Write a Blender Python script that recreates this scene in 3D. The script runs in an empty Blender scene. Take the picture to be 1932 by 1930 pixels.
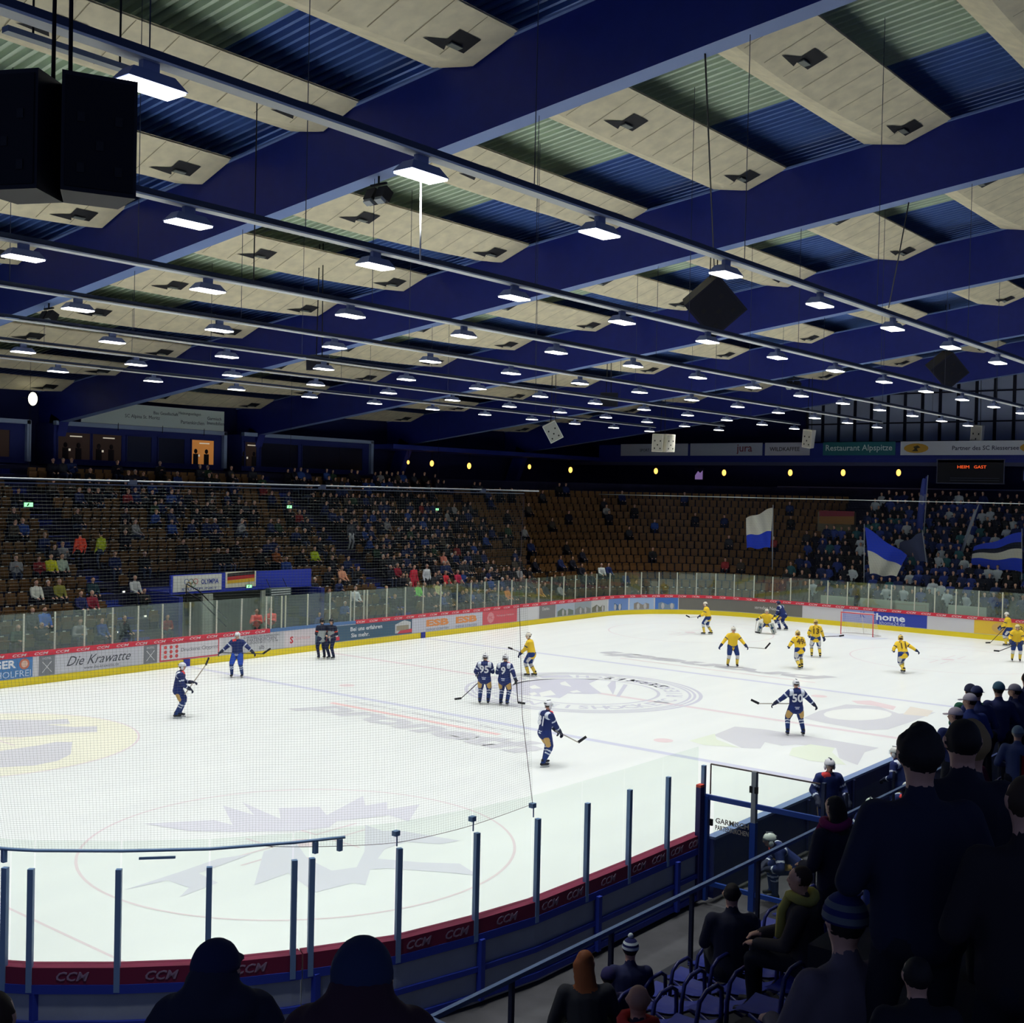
import bpy, math, random
import numpy as np
from mathutils import Vector, Matrix
random.seed(7)
C = bpy.context; D = bpy.data; SC = C.scene; COL = SC.collection
PI = math.pi
# ------------------------------------------------------------------ camera, world, exposure
CAMP = Vector((-36.552, -25.792, 7.476)); YAW, PITCH, ROLL, FPX = 0.678019, -0.01636, 0.02234, 2224.427
cd = Vector((math.cos(YAW)*math.cos(PITCH), math.sin(YAW)*math.cos(PITCH), math.sin(PITCH)))
cr = cd.cross(Vector((0, 0, 1))).normalized(); cu = cr.cross(cd)
cr2 = cr*math.cos(ROLL)+cu*math.sin(ROLL); cu2 = -cr*math.sin(ROLL)+cu*math.cos(ROLL)
cam = D.objects.new('camera', D.cameras.new('camera')); COL.objects.link(cam)
cam.data.sensor_fit = 'HORIZONTAL'; cam.data.sensor_width = 36.0; cam.data.lens = FPX/1932*36.0
cam.data.clip_start = 0.05; cam.data.clip_end = 400
cam.matrix_world = Matrix(((cr2.x, cu2.x, -cd.x, CAMP.x), (cr2.y, cu2.y, -cd.y, CAMP.y), (cr2.z, cu2.z, -cd.z, CAMP.z), (0, 0, 0, 1)))
SC.camera = cam
W = D.worlds.new('world'); SC.world = W; W.use_nodes = True
bg = W.node_tree.nodes['Background']; bg.inputs[0].default_value = (0.22, 0.30, 0.62, 1); bg.inputs[1].default_value = 0.36
SC.view_settings.view_transform = 'Standard'; SC.view_settings.look = 'None'
SC.view_settings.exposure = 0.0; SC.view_settings.gamma = 1.0; SC.view_settings.use_curve_mapping = False
LAMP_W = 80.0; LAMP_SPREAD = 80.0; LAMP_COL = (0.985, 1.0, 0.975)
SC.cycles.max_bounces = 8; SC.cycles.diffuse_bounces = 4; SC.cycles.transparent_max_bounces = 32
SC.cycles.use_denoising = True; SC.cycles.sample_clamp_indirect = 4.0; SC.cycles.caustics_reflective = False; SC.cycles.caustics_refractive = False

# ------------------------------------------------------------------ helpers
def lin(c): return tuple(((v/255)/12.92 if v/255 <= .04045 else ((v/255+.055)/1.055)**2.4) for v in c)
MATS = {}
def mat(name, rgb, rough=.6, metal=0.0, emit=0.0, noise=0.0, scale=6.0, spec=.35, bump=0.0):
    if name in MATS: return MATS[name]
    m = D.materials.new(name); m.use_nodes = True; nt = m.node_tree; b = nt.nodes['Principled BSDF']
    c = lin(rgb); b.inputs['Base Color'].default_value = (*c, 1)
    b.inputs['Roughness'].default_value = rough; b.inputs['Metallic'].default_value = metal
    b.inputs['Specular IOR Level'].default_value = spec
    if emit: b.inputs['Emission Color'].default_value = (*c, 1); b.inputs['Emission Strength'].default_value = emit
    if noise or bump:
        n = nt.nodes.new('ShaderNodeTexNoise'); n.inputs['Scale'].default_value = scale; n.inputs['Detail'].default_value = 4
        t = nt.nodes.new('ShaderNodeTexCoord'); nt.links.new(t.outputs['Object'], n.inputs['Vector'])
    if noise:
        r = nt.nodes.new('ShaderNodeValToRGB')
        r.color_ramp.elements[0].position = .3; r.color_ramp.elements[1].position = .7
        r.color_ramp.elements[0].color = (*[v*(1-noise) for v in c], 1); r.color_ramp.elements[1].color = (*[min(1, v*(1+noise)) for v in c], 1)
        nt.links.new(n.outputs['Fac'], r.inputs['Fac']); nt.links.new(r.outputs['Color'], b.inputs['Base Color'])
    if bump:
        bp = nt.nodes.new('ShaderNodeBump'); bp.inputs['Strength'].default_value = bump; bp.inputs['Distance'].default_value = .05
        nt.links.new(n.outputs['Fac'], bp.inputs['Height']); nt.links.new(bp.outputs['Normal'], b.inputs['Normal'])
    MATS[name] = m; return m
def glassmat(name, tint, gl=.06, veil=.035):
    if name in MATS: return MATS[name]
    m = D.materials.new(name); m.use_nodes = True; nt = m.node_tree; nt.nodes.clear()
    o = nt.nodes.new('ShaderNodeOutputMaterial'); t = nt.nodes.new('ShaderNodeBsdfTransparent'); g = nt.nodes.new('ShaderNodeBsdfGlossy'); x = nt.nodes.new('ShaderNodeMixShader')
    df = nt.nodes.new('ShaderNodeBsdfDiffuse'); df.inputs[0].default_value = (.55, .75, .62, 1); y = nt.nodes.new('ShaderNodeMixShader'); y.inputs[0].default_value = veil  # pale green diffuse mixed in as a veil of reflected light, dust and scratches
    t.inputs[0].default_value = (*tint, 1); g.inputs['Roughness'].default_value = .03; g.inputs[0].default_value = (.9, 1, .93, 1); x.inputs[0].default_value = gl
    nt.links.new(t.outputs[0], x.inputs[1]); nt.links.new(g.outputs[0], x.inputs[2]); nt.links.new(x.outputs[0], y.inputs[1]); nt.links.new(df.outputs[0], y.inputs[2]); nt.links.new(y.outputs[0], o.inputs[0]); MATS[name] = m; return m
class MB:
    """collects shapes into one mesh"""
    def __init__(s): s.v = []; s.f = []; s.m = []; s.sm = []
    def add(s, vs, fs, mi=0, smooth=False):
        o = len(s.v); s.v += [tuple(v) for v in vs]
        for f in fs: s.f.append(tuple(i+o for i in f)); s.m.append(mi); s.sm.append(smooth)
        return s
    def box(s, c, sz, mi=0, ax=None):
        x, y, z = sz[0]/2, sz[1]/2, sz[2]/2
        vs = [Vector((a, b, d)) for d in (-z, z) for a, b in ((-x, -y), (x, -y), (x, y), (-x, y))]
        if ax is not None: vs = [ax @ v for v in vs]
        c = Vector(c); return s.add([v+c for v in vs], [(3, 2, 1, 0), (4, 5, 6, 7), (0, 1, 5, 4), (1, 2, 6, 5), (2, 3, 7, 6), (3, 0, 4, 7)], mi)
    def bar(s, p, q, w, h, mi=0, up=(0, 0, 1)):
        p, q = Vector(p), Vector(q); a = (q-p); L = a.length; a.normalize(); u = Vector(up)
        if abs(a.dot(u)) > .99: u = Vector((1, 0, 0))
        l = a.cross(u).normalized(); u = l.cross(a)
        return s.box((p+q)/2, (L, w, h), mi, Matrix((a, -l, u)).transposed())
    def tube(s, pts, r, n=6, mi=0, closed=False):
        pts = [Vector(p) for p in pts]; rs = r if isinstance(r, (list, tuple)) else [r]*len(pts); vs = []; fs = []; k = len(pts)
        ref = None
        for i, p in enumerate(pts):
            a = (pts[min(i+1, k-1)]-pts[max(i-1, 0)]); a = a.normalized() if a.length > 1e-9 else Vector((0, 0, 1))
            if ref is None: ref = Vector((0, 0, 1)) if abs(a.z) < .95 else Vector((1, 0, 0))
            l = a.cross(ref).normalized(); u = l.cross(a); ref = u
            for j in range(n):
                t = 2*PI*j/n; vs.append(p+(l*math.cos(t)+u*math.sin(t))*rs[i])
        for i in range(k-1):
            for j in range(n): fs.append((i*n+j, i*n+(j+1) % n, (i+1)*n+(j+1) % n, (i+1)*n+j))
        fs += [tuple(range(n))[::-1], tuple((k-1)*n+j for j in range(n))]
        return s.add(vs, fs, mi, n > 4)
    def prism(s, poly, z0, z1, mi=0, M=None):
        n = len(poly); vs = [Vector((x, y, z0)) for x, y in poly]+[Vector((x, y, z1)) for x, y in poly]
        if M is not None: vs = [M @ v for v in vs]
        return s.add(vs, [tuple(range(n))[::-1], tuple(range(n, 2*n))]+[(i, (i+1) % n, n+(i+1) % n, n+i) for i in range(n)], mi)
    def ball(s, c, r, mi=0, nu=14, nv=8, zlo=-1.0, M=None):
        c = Vector(c); vs = []; fs = []; r = Vector(r if isinstance(r, (tuple, list)) else (r, r, r)); t0 = math.acos(max(-1, min(1, zlo)))
        for i in range(nv+1):
            t = t0*i/nv
            for j in range(nu):
                p = 2*PI*j/nu; v = Vector((r.x*math.sin(t)*math.cos(p), r.y*math.sin(t)*math.sin(p), r.z*math.cos(t)))
                vs.append(c+(M @ v if M is not None else v))
        for i in range(nv):
            for j in range(nu): fs.append((i*nu+j, (i+1)*nu+j, (i+1)*nu+(j+1) % nu, i*nu+(j+1) % nu))
        if zlo > -.999: fs.append(tuple(nv*nu+j for j in range(nu))[::-1])
        return s.add(vs, fs, mi, True)
    def mesh(s, name, mats):
        me = D.meshes.new(name); me.from_pydata(s.v, [], s.f)
        for m in (mats if isinstance(mats, (list, tuple)) else [mats]): me.materials.append(m)
        me.polygons.foreach_set('material_index', s.m); me.polygons.foreach_set('use_smooth', s.sm); me.validate(); me.update(); return me
    def build(s, name, mats, parent=None, **kw): return ob(name, s.mesh(name, mats), parent, **kw)
def ob(name, me, parent=None, loc=None, M=None):
    o = D.objects.new(name, me); COL.objects.link(o)
    if parent: o.parent = parent
    if loc is not None: o.location = loc
    if M is not None: o.matrix_local = M
    return o
def tag(o, label, cat, group=None):
    o['label'] = label; o['category'] = cat
    if group: o['group'] = group
    return o
def thing(name, label, cat, loc=(0, 0, 0), rz=0, group=None):
    o = D.objects.new(name, None); COL.objects.link(o); o.location = loc; o.rotation_euler = (0, 0, rz); o.empty_display_size = .2
    return tag(o, label, cat, group)
def struct(o, label=None):
    o['kind'] = 'structure'
    if label: o['label'] = label
    return o
def dup(o, parent=None):
    c = o.copy(); COL.objects.link(c); c.parent = parent
    for ch in list(o.children): dup(ch, c)
    return c
def nth(n): return '%d%s' % (n, 'th' if 10 <= n % 100 <= 20 else {1: 'st', 2: 'nd', 3: 'rd'}.get(n % 10, 'th'))
def frame(loc, right, up):
    r = Vector(right).normalized(); u = Vector(up).normalized(); n = r.cross(u)
    return Matrix(((r.x, u.x, n.x, loc[0]), (r.y, u.y, n.y, loc[1]), (r.z, u.z, n.z, loc[2]), (0, 0, 0, 1)))
TXT = {}
def textmesh(body, shear=0.0, bold=0.0):
    k = (body, shear, bold)
    if k not in TXT:
        cu = D.curves.new('lettering', 'FONT'); cu.body = body; cu.shear = shear; cu.offset = bold; cu.extrude = .01; cu.resolution_u = 2
        cu.align_x = 'CENTER'; cu.align_y = 'CENTER'; t = D.objects.new('lettering', cu); COL.objects.link(t)
        C.view_layer.update(); dg = C.evaluated_depsgraph_get(); me = D.meshes.new_from_object(t.evaluated_get(dg))
        D.objects.remove(t); v = np.empty(len(me.vertices)*3, 'f'); me.vertices.foreach_get('co', v); v = v.reshape(-1, 3)
        a, b = v.min(0), v.max(0)
        TXT[k] = (v-(a+b)/2, [tuple(p.vertices) for p in me.polygons], b-a); D.meshes.remove(me)
    return TXT[k]
def text(mb, body, M, w=None, h=None, mi=0, shear=0.0, bold=0.0, depth=.004):
    v, f, sz = textmesh(body, shear, bold)
    sx = w/sz[0] if w else h/sz[1]; sy = h/sz[1] if h else sx
    if not w: sx = sy
    S = np.array([sx, sy, depth/max(sz[2], 1e-6)])
    if depth < .002: f = [q for q in f if all(v[i][2] > 0 for i in q)]
    mb.add([M @ Vector(p) for p in (v*S+np.array([0, 0, depth/2]))], f, mi); return mb
def inframe(p, mg=60):
    v = Vector(p)-CAMP; z = v.dot(cd)
    if z < .3: return False
    x = 966+FPX*v.dot(cr2)/z; y = 965-FPX*v.dot(cu2)/z
    return -mg < x < 1932+mg and -mg < y < 1930+mg

# ------------------------------------------------------------------ rink outline
RR = 7.0; AL = RR*PI/2
def path(s, d=0.0):
    """far side of the rink: x=s on the long board, round the corner, then down the end board; d = metres behind it"""
    a = 30-RR
    if s <= a: return Vector((s, 15+d, 0)), Vector((1, 0, 0)), Vector((0, 1, 0))
    if s <= a+AL:
        t = (s-a)/RR; n = Vector((math.sin(t), math.cos(t), 0)); return Vector((a, 15-RR, 0))+n*(RR+d), Vector((math.cos(t), -math.sin(t), 0)), n
    return Vector((30+d, 15-RR-(s-a-AL), 0)), Vector((0, -1, 0)), Vector((1, 0, 0))
SEND = 30-RR+AL+23
def srange(s0, s1, st=.45):
    n = max(1, int(math.ceil((s1-s0)/st))); return [s0+(s1-s0)*i/n for i in range(n+1)]
def strip(mb, s0, s1, z0, z1, d0, d1, mi=0, st=.45):
    """a solid band following the boards, between depths d0 (ice side) and d1"""
    ss = srange(s0, s1, st); vs = []; fs = []
    for s in ss:
        a = path(s, d0)[0]; b = path(s, d1)[0]
        vs += [a+Vector((0, 0, z0)), b+Vector((0, 0, z0)), b+Vector((0, 0, z1)), a+Vector((0, 0, z1))]
    for i in range(len(ss)-1):
        for j in range(4): fs.append((i*4+j, (i+1)*4+j, (i+1)*4+(j+1) % 4, i*4+(j+1) % 4))
    fs += [(0, 1, 2, 3), tuple((len(ss)-1)*4+j for j in (3, 2, 1, 0))]
    return mb.add(vs, fs, mi)

# ------------------------------------------------------------------ materials
ICE = D.materials.new('ice'); ICE.use_nodes = True
def _ice():
    nt = ICE.node_tree; b = nt.nodes['Principled BSDF']; t = nt.nodes.new('ShaderNodeTexCoord')
    n = nt.nodes.new('ShaderNodeTexNoise'); n.inputs['Scale'].default_value = .35; n.inputs['Detail'].default_value = 6
    mp = nt.nodes.new('ShaderNodeMapping'); mp.inputs['Scale'].default_value = (.5, 3, 1); mp.inputs['Rotation'].default_value = (0, 0, .5)
    r = nt.nodes.new('ShaderNodeValToRGB'); r.color_ramp.elements[0].position = .3; r.color_ramp.elements[1].position = .75
    r.color_ramp.elements[0].color = (.765, .79, .785, 1); r.color_ramp.elements[1].color = (.81, .835, .82, 1)
    nt.links.new(t.outputs['Object'], mp.inputs[0]); nt.links.new(mp.outputs[0], n.inputs['Vector']); nt.links.new(n.outputs['Fac'], r.inputs['Fac']); nt.links.new(r.outputs['Color'], b.inputs['Base Color'])
    b.inputs['Roughness'].default_value = .32; b.inputs['Specular IOR Level'].default_value = .22
_ice()
CONC = mat('concrete', (70, 70, 74), .85, noise=.25, scale=1.5)
STEP = mat('terrace concrete', (36, 36, 62), .9, noise=.2, scale=1.2)
BLUE = mat('blue steel paint', (26, 39, 124), .5, noise=.06, scale=3)
DBLUE = mat('dark blue paint', (30, 44, 128), .6)
STAIRB = mat('blue stair paint', (44, 70, 176), .8)
CREAM = mat('cream ceiling board', (232, 221, 188), .85, noise=.10, scale=2.5)
DECKG = mat('grey green deck sheet', (196, 212, 188), .5, noise=.1, scale=.8); DECKB = mat('blue deck sheet', (74, 104, 166), .5, noise=.12, scale=.8)
DARK = mat('black fittings', (14, 14, 18), .6); VENTD = mat('vent shaft', (30, 30, 34), .8); WHITE = mat('white paint', (225, 225, 225), .5); GREYM = mat('grey metal', (150, 156, 160), .45, metal=.3)
RAILW = mat('white rail channel', (240, 242, 240), .5); HOUS = mat('lamp housing', (120, 132, 170), .5); GLOW = mat('lamp diffuser', (255, 253, 246), .5, emit=4.0)
YEL = mat('yellow kick plate', (238, 214, 40), .5); REDB = mat('red dasher cap', (206, 44, 66), .5); BOARDW = mat('white board', (214, 212, 216), .4)
NAVY = mat('navy cloth', (26, 40, 92), .85)
POSTC = mat('cream stanchion', (206, 206, 190), .5, spec=.3); POSTB = mat('blue grey stanchion', (112, 142, 180), .45)
GLASSF = glassmat('rink glass', (.93, .97, .95), .055); GLASSN = glassmat('clear rink glass', (.965, .99, .97), .015, .01)
# ------------------------------------------------------------------ ice sheet and its markings
def roundrect(hx, hy, r, n=14):
    p = []
    for cx, cy, a0 in ((hx-r, hy-r, 0), (-hx+r, hy-r, PI/2), (-hx+r, -hy+r, PI), (hx-r, -hy+r, 1.5*PI)):
        for i in range(n+1): a = a0+PI/2*i/n; p.append((cx+r*math.cos(a), cy+r*math.sin(a)))
    return p
def icepts():
    p = roundrect(30, 15, RR); q = [v for v in p if not (v[0] < -21 and v[1] < -5)]
    i = max(j for j, v in enumerate(q) if v[0] < -21 and v[1] > 0)
    return q[:i+1]+[(-30, -7.7), (-29.4, -9.9), (-28.6, -11.4), (-27.76, -12.36), (-26.93, -13.12), (-25.9, -13.75), (-24.69, -14.35), (-23.4, -14.65), (-22.0, -14.85)]+q[i+1:]
icem = MB(); icem.prism(icepts(), -.08, 0)
ice = struct(icem.build('ice_sheet', ICE), 'white ice surface of the rink with faded painted lines and logos')
def paint(name, rgb): return mat(name, rgb, .34, spec=.22)
P_LIL = paint('lilac ice paint', (213, 213, 222)); P_BLU = paint('blue line paint', (203, 205, 223)); P_RED = paint('red line paint', (222, 208, 212))
P_PNK = paint('pink ice paint', (226, 207, 210)); P_YEL = paint('pale yellow ice paint', (233, 232, 214)); P_GRN = paint('pale green ice paint', (221, 228, 212)); P_GRY = paint('grey ice paint', (206, 206, 212)); P_DGR = paint('darker grey ice paint', (192, 192, 198)); P_WHT = paint('white ice paint', (229, 231, 228))
def ring(mb, c, r0, r1, z=.002, n=72, mi=0, a0=0, a1=2*PI):
    k = n; vs = []; fs = []
    for i in range(k+1):
        a = a0+(a1-a0)*i/k
        for r in (r0, r1): vs.append((c[0]+r*math.cos(a), c[1]+r*math.sin(a), z))
    for i in range(k): fs.append((2*i, 2*i+1, 2*i+3, 2*i+2))
    return mb.add(vs, fs, mi)
def poly(mb, pts, z=.002, mi=0):
    a = sum(pts[i][0]*pts[(i+1) % len(pts)][1]-pts[(i+1) % len(pts)][0]*pts[i][1] for i in range(len(pts)))
    return mb.add([(x, y, z) for x, y in (pts if a > 0 else pts[::-1])], [tuple(range(len(pts)))], mi)
def rect(mb, x0, x1, y0, y1, z=.002, mi=0): return mb.add([(x0, y0, z), (x1, y0, z), (x1, y1, z), (x0, y1, z)], [(0, 1, 2, 3)], mi)
for x in (-7.1, 7.1): rect(MB(), x-.15, x+.15, -14.98, 14.98).build('blue_line', P_BLU, ice)
rect(MB(), -.15, .15, -14.98, 14.98).build('centre_line', P_RED, ice)
for x in (-26, 26): rect(MB(), x-.03, x+.03, -14.2, 14.2).build('goal_line', P_RED, ice)
for x in (-20, 20):
    for y in (-7, 7):
        if (x, y) == (-20, 7):
            m = MB(); ring(m, (x, y), .0, 4.42, .002); m.build('circle_fill', P_YEL, ice)
        m = MB(); ring(m, (x, y), 4.44, 4.5, .003)
        ring(m, (x, y), 0, .3, .0035, 20)
        for sx in (-1, 1):
            for sy in (-1, 1):
                rect(m, x+sx*.6-.03, x+sx*.6+.03, y+sy*.2, y+sy*1.1, .0036); rect(m, min(x+sx*.6, x+sx*1.8), max(x+sx*.6, x+sx*1.8), y+sy*.25-.03, y+sy*.25+.03, .0036)
        m.build('faceoff_circle', P_RED, ice)
for x in (-5.6, 5.6):
    for y in (-7, 7): ring(MB(), (x, y), 0, .3, .003, 20).build('faceoff_spot', P_PNK, ice)
m = MB(); ring(m, (26, 0), 0, 1.8, .002, 24, 0, PI/2, 1.5*PI); m.build('goal_crease', paint('crease paint', (208, 214, 226)), ice)
L_N1 = [(-21.43, -3.39), (-20.21, -4.26), (-20.16, -4.88), (-19.32, -3.44), (-19.34, -4.61), (-18.82, -3.51), (-19.03, -4.65), (-19.13, -5.27), (-18.57, -4.53), (-17.85, -5.14), (-18.22, -5.79), (-16.47, -5.16), (-17.04, -5.83), (-16.46, -5.97), (-16.91, -6.43), (-16.08, -6.68), (-17.29, -7.49), (-17.24, -6.83), (-18.4, -6.32), (-18.84, -6.55), (-19.52, -6.23), (-20.5, -5.32), (-21.08, -4.57)]
L_N2 = [(-22.36, -8.36), (-20.92, -6.87), (-20.04, -6.83), (-20.63, -7.88), (-20.81, -8.79), (-20.33, -8.99), (-19.52, -8.37), (-18.16, -6.99), (-18.23, -7.59), (-17.94, -7.9), (-17.61, -9.3), (-18.08, -9.17), (-18.45, -8.53), (-19.12, -8.56), (-19.67, -8.91), (-19.25, -9.71), (-18.78, -10.33), (-19.08, -11.09), (-19.43, -10.4), (-19.98, -9.48), (-20.25, -9.29), (-20.96, -9.89), (-21.02, -9.62), (-21.87, -9.49), (-21.48, -8.29)]
L_N3 = [(-24.14, -6.83), (-22.84, -6.71), (-21.84, -6.58), (-21.18, -6.82), (-21.74, -6.91), (-22.64, -7.04), (-22.73, -7.76), (-23.69, -7.89), (-23.26, -7.59), (-23.29, -6.96)]
m = MB(); [poly(m, p, .0042) for p in (L_N1, L_N2, L_N3)]; m.build('corner_logo', P_LIL, ice)
m = MB(); poly(m, [(-17.87, 9.64), (-16.91, 8.6), (-16.34, 8.33), (-16.7, 7.57), (-17.28, 7.96), (-16.89, 7.04), (-16.33, 6.67), (-16.8, 5.91), (-17.42, 6.36), (-18.64, 6.74), (-19.13, 7.23)], .0042); poly(m, [(-20.03, 5.51), (-18.91, 5.43), (-18.36, 5.51), (-18.04, 5.18), (-18.91, 3.8), (-19.57, 3.34), (-20.3, 3.28), (-20.98, 3.7)], .0042); m.build('yellow_circle_logo', P_GRY, ice)
m = MB(); C1 = [(-1.72, 2.21), (-0.34, 3.03), (0.96, 2.92), (2.81, 1.18), (1.55, 0.81), (1.01, 0.25), (0.03, -0.86), (-0.42, -0.63), (-0.92, 0.04), (-1.93, -0.34), (-2.16, 0.26), (-2.47, 1.13)]
poly(m, C1, .003)
poly(m, [(1.69, 0.03), (2.61, 0.47), (2.83, 0.4), (1.54, -0.47), (0.09, -1.32)], .003); poly(m, [(2.44, -0.24), (2.42, -0.44), (-0.08, -1.73), (-0.14, -1.6)], .003)
for r0, r1 in ((4.36, 4.5), (4.16, 4.26), (3.98, 4.08), (2.8, 2.92)): ring(m, (0, 0), r0, r1, .003)
for p in ([(-0.81, 1.97), (-0.27, 2.1), (-0.7, 1.45), (-1.07, 1.6)], [(-1.99, 1.07), (-1.59, 1.08), (-1.86, 0.74), (-2.27, 0.67)], [(0.83, 1.7), (1.33, 1.81), (0.41, 0.82), (0.49, 1.38)], [(-1.59, 0.88), (-0.8, 0.93), (-1.47, 0.18), (-2.2, 0.3)], [(-0.51, 0.25), (-0.06, 0.23), (-0.3, -0.15), (-0.65, -0.01)]): poly(m, p, .0045, 1)
def arctext(mb, body, c, r, mid, hgt, inward=False, adv=.62, mi=0, z=.003):
    n = len(body); st = hgt*adv*1.45/r
    for i, ch in enumerate(body):
        if ch == ' ': continue
        a = mid+(1 if inward else -1)*(i-(n-1)/2)*st; rad = Vector((math.cos(a), math.sin(a), 0)); up = -rad if inward else rad
        text(mb, ch, frame((c[0]+r*rad.x, c[1]+r*rad.y, z), up.cross(Vector((0, 0, 1))), up), h=hgt, mi=mi, bold=.02, depth=.001)
arctext(m, 'GARMISCH - PARTENKIRCHEN', (0, 0), 3.45, 1.35, .62, True); arctext(m, 'EISHOCKEY', (0, 0), 3.45, PI+.95, .62, True); arctext(m, 'SC RIESSERSEE', (0, 0), 3.45, -.62, .6, True)
m.build('centre_circle_logo', [paint('violet grey ice paint', (201, 201, 214)), P_WHT], ice)
m = MB(); text(m, 'proneth', frame((-9.45, -.15, .004), (-.03, -1, 0), (1, -.05, 0)), w=9.9, h=2.1, shear=.25, bold=.045, depth=.001); m.build('ice_lettering', P_GRY, ice)
m = MB(); text(m, 'proneth', frame((9.75, .1, .004), (0, 1, 0), (-1, 0, 0)), w=11.3, h=1.9, shear=.25, bold=.045, depth=.001); m.build('ice_lettering', P_DGR, ice)
m = MB(); rect(m, -8.62, -8.38, -2.9, 4.7, .004); m.build('red_stripe', paint('red ice stripe', (232, 196, 196)), ice); m = MB(); rect(m, 8.5, 8.62, -5.5, 4.0, .004); m.build('red_stripe', P_PNK, ice)
m = MB(); text(m, 'Creative Computer Service', frame((-7.85, .6, .004), (0, -1, 0), (1, 0, 0)), w=8.2, h=.42, depth=.001, shear=.2); m.build('ice_lettering', P_GRY, ice)
m = MB(); poly(m, [(5.52, -8.31), (6.12, -8.8), (5.58, -9.98), (4.78, -10.18), (5.14, -9.36), (5.1, -8.72)], .003); m.build('ice_logo', P_PNK, ice)
m = MB(); poly(m, [(1.0, -8.5), (2.68, -8.32), (4.65, -8.48), (5.11, -9.53), (4.24, -10.59), (5.51, -11.45), (2.95, -11.47), (1.17, -11.38), (0.5, -10.87), (0.7, -9.41)], .003)
poly(m, [(3.92, -10.46), (3.47, -10.56), (2.97, -10.53), (2.49, -10.38), (2.08, -10.14), (1.79, -9.83), (1.65, -9.49), (1.68, -9.16), (1.89, -8.88), (2.24, -8.68), (2.7, -8.59), (3.21, -8.63), (3.71, -8.8), (4.12, -9.07), (4.39, -9.41), (4.48, -9.77), (4.38, -10.1), (4.11, -10.37)], .004, 1)
m.build('ice_logo', [P_GRY, P_WHT], ice)
m = MB(); poly(m, [(5.97, -10.36), (5.72, -11.28), (4.45, -11.52), (4.22, -10.75)], .0035); m.build('ice_logo', paint('beige ice paint', (222, 214, 204)), ice)
m = MB(); poly(m, [(-5.08, -7.6), (-3.55, -7.63), (-4.29, -8.1), (-4.9, -9.2), (-4.97, -8.86), (-5.31, -8.23)], .0036, 1); poly(m, [(-4.73, -10.73), (-3.76, -10.36), (-2.87, -10.54), (-2.82, -11.3), (-3.46, -11.49), (-4.76, -12.48), (-4.98, -11.51)], .0036, 1)
poly(m, [(-3.78, -7.71), (-2.05, -7.53), (-1.77, -8.46), (-1.76, -10.03), (-1.85, -12.28), (-2.75, -12.2), (-4.53, -12.72), (-4.04, -11.96), (-2.79, -11.33), (-3.19, -10.22), (-3.69, -10.0), (-3.59, -9.38), (-4.53, -9.71), (-4.84, -9.26)], .003); m.build('ice_logo', [P_GRY, P_GRN], ice)

# ------------------------------------------------------------------ concrete floor, terraces, walls
fl = MB(); fl.box((5, 0, -.2), (110, 84, .2)); struct(fl.build('floor', CONC))
D0, DR, RISE, NR = 2.4, .8, .48, 17          # far stand: first tread, depth, rise, rows
TUN = (-5.6, 2.4)
def rowz(i): return .62+RISE*i
SIDE = 30-RR+AL
for nm, segs in (('terrace', None),):
    for i in range(NR):
        d = D0+DR*i; z = rowz(i); t = MB(); top = d+DR if i < NR-1 else d+3.2
        rng = [(-46, SEND)] if i >= 5 else [(-46, TUN[0]), (TUN[1], SEND)]
        for s0, s1 in rng: strip(t, s0, s1, max(0, z-RISE-.1) if i < 5 else z-RISE-.25, z, d, top, 0, .9)
        struct(t.build('terrace_step', STEP))
for ax in (-7.3, 9.0):
    for i in range(NR):
        d = D0+DR*i; z = rowz(i); t = MB()
        for k in (0, 1): t.box((ax, 15+d+DR*(k+.5)/2-.0, z-RISE+RISE*(k+1)/2-.1+.012), (1.2, DR/2, .22))
        struct(t.build('stair_step', STAIRB))
WALLC = mat('dark blue wall', (22, 30, 78), .9, noise=.1, scale=.5); WALLG = mat('grey blue window panel', (176, 186, 214), .5, noise=.12, scale=.4); MULL = mat('dark mullion', (16, 18, 40), .7)
yb = lambda y: 14.45-.122*y
wf = MB(); wf.box((2, 33.6, 6), (100, .3, 12.6)); struct(wf.build('wall_far', WALLC))
we = MB(); we.box((47.6, 2, 9.5), (.3, 66, 19)); struct(we.build('wall_end', WALLC))
# tall window wall above the end gallery
wn = MB(); wm = MB()
for k in range(22):
    y = 12.5-k*1.25; wn.box((47.35, y, 14.6), (.06, 1.02, 5.6))
w1 = struct(wn.build('window_1', WALLG))
for k in range(23): wm.box((47.28, 13.1-k*1.25, 14.6), (.12, .2, 5.8))
for z in (13.1, 15.2): wm.box((47.3, -1, z), (.1, 28, .1))
wm.build('window_bars', MULL, w1)
# tunnel under the far stand
tn = MB(); tn.box((-1.6, 15+D0+3.6, 1.2), (8.0, .2, 2.4)); tn.box((TUN[0]-.1, 15+D0+1.8, 1.3), (.2, 3.6, 2.6), 1); tn.box((TUN[1]+.1, 15+D0+1.8, 1.3), (.2, 3.6, 2.6), 1)
tn.box((-1.6, 15+D0+2.3, 2.68), (8.2, 2.9, .1), 1); struct(tn.build('wall_tunnel', [mat('tunnel grey wall', (120, 126, 104), .9), DBLUE]))
tw = MB(); tw.box((-3.95, 17.9, 1.3), (.55, .12, 2.6)); struct(tw.build('trim_1', mat('pale tunnel pillar', (170, 176, 160), .8)))
tw = MB(); tw.box((-.65, 17.9, 1.35), (.5, .12, 2.5)); struct(tw.build('trim_1', mat('pale tunnel pillar', (170, 176, 160), .8)))
tw = MB(); tw.box((-1.6, 18.28, 3.06), (8.1, .12, .86)); struct(tw.build('trim_2', mat('blue fascia', (36, 56, 170), .6)))
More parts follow.
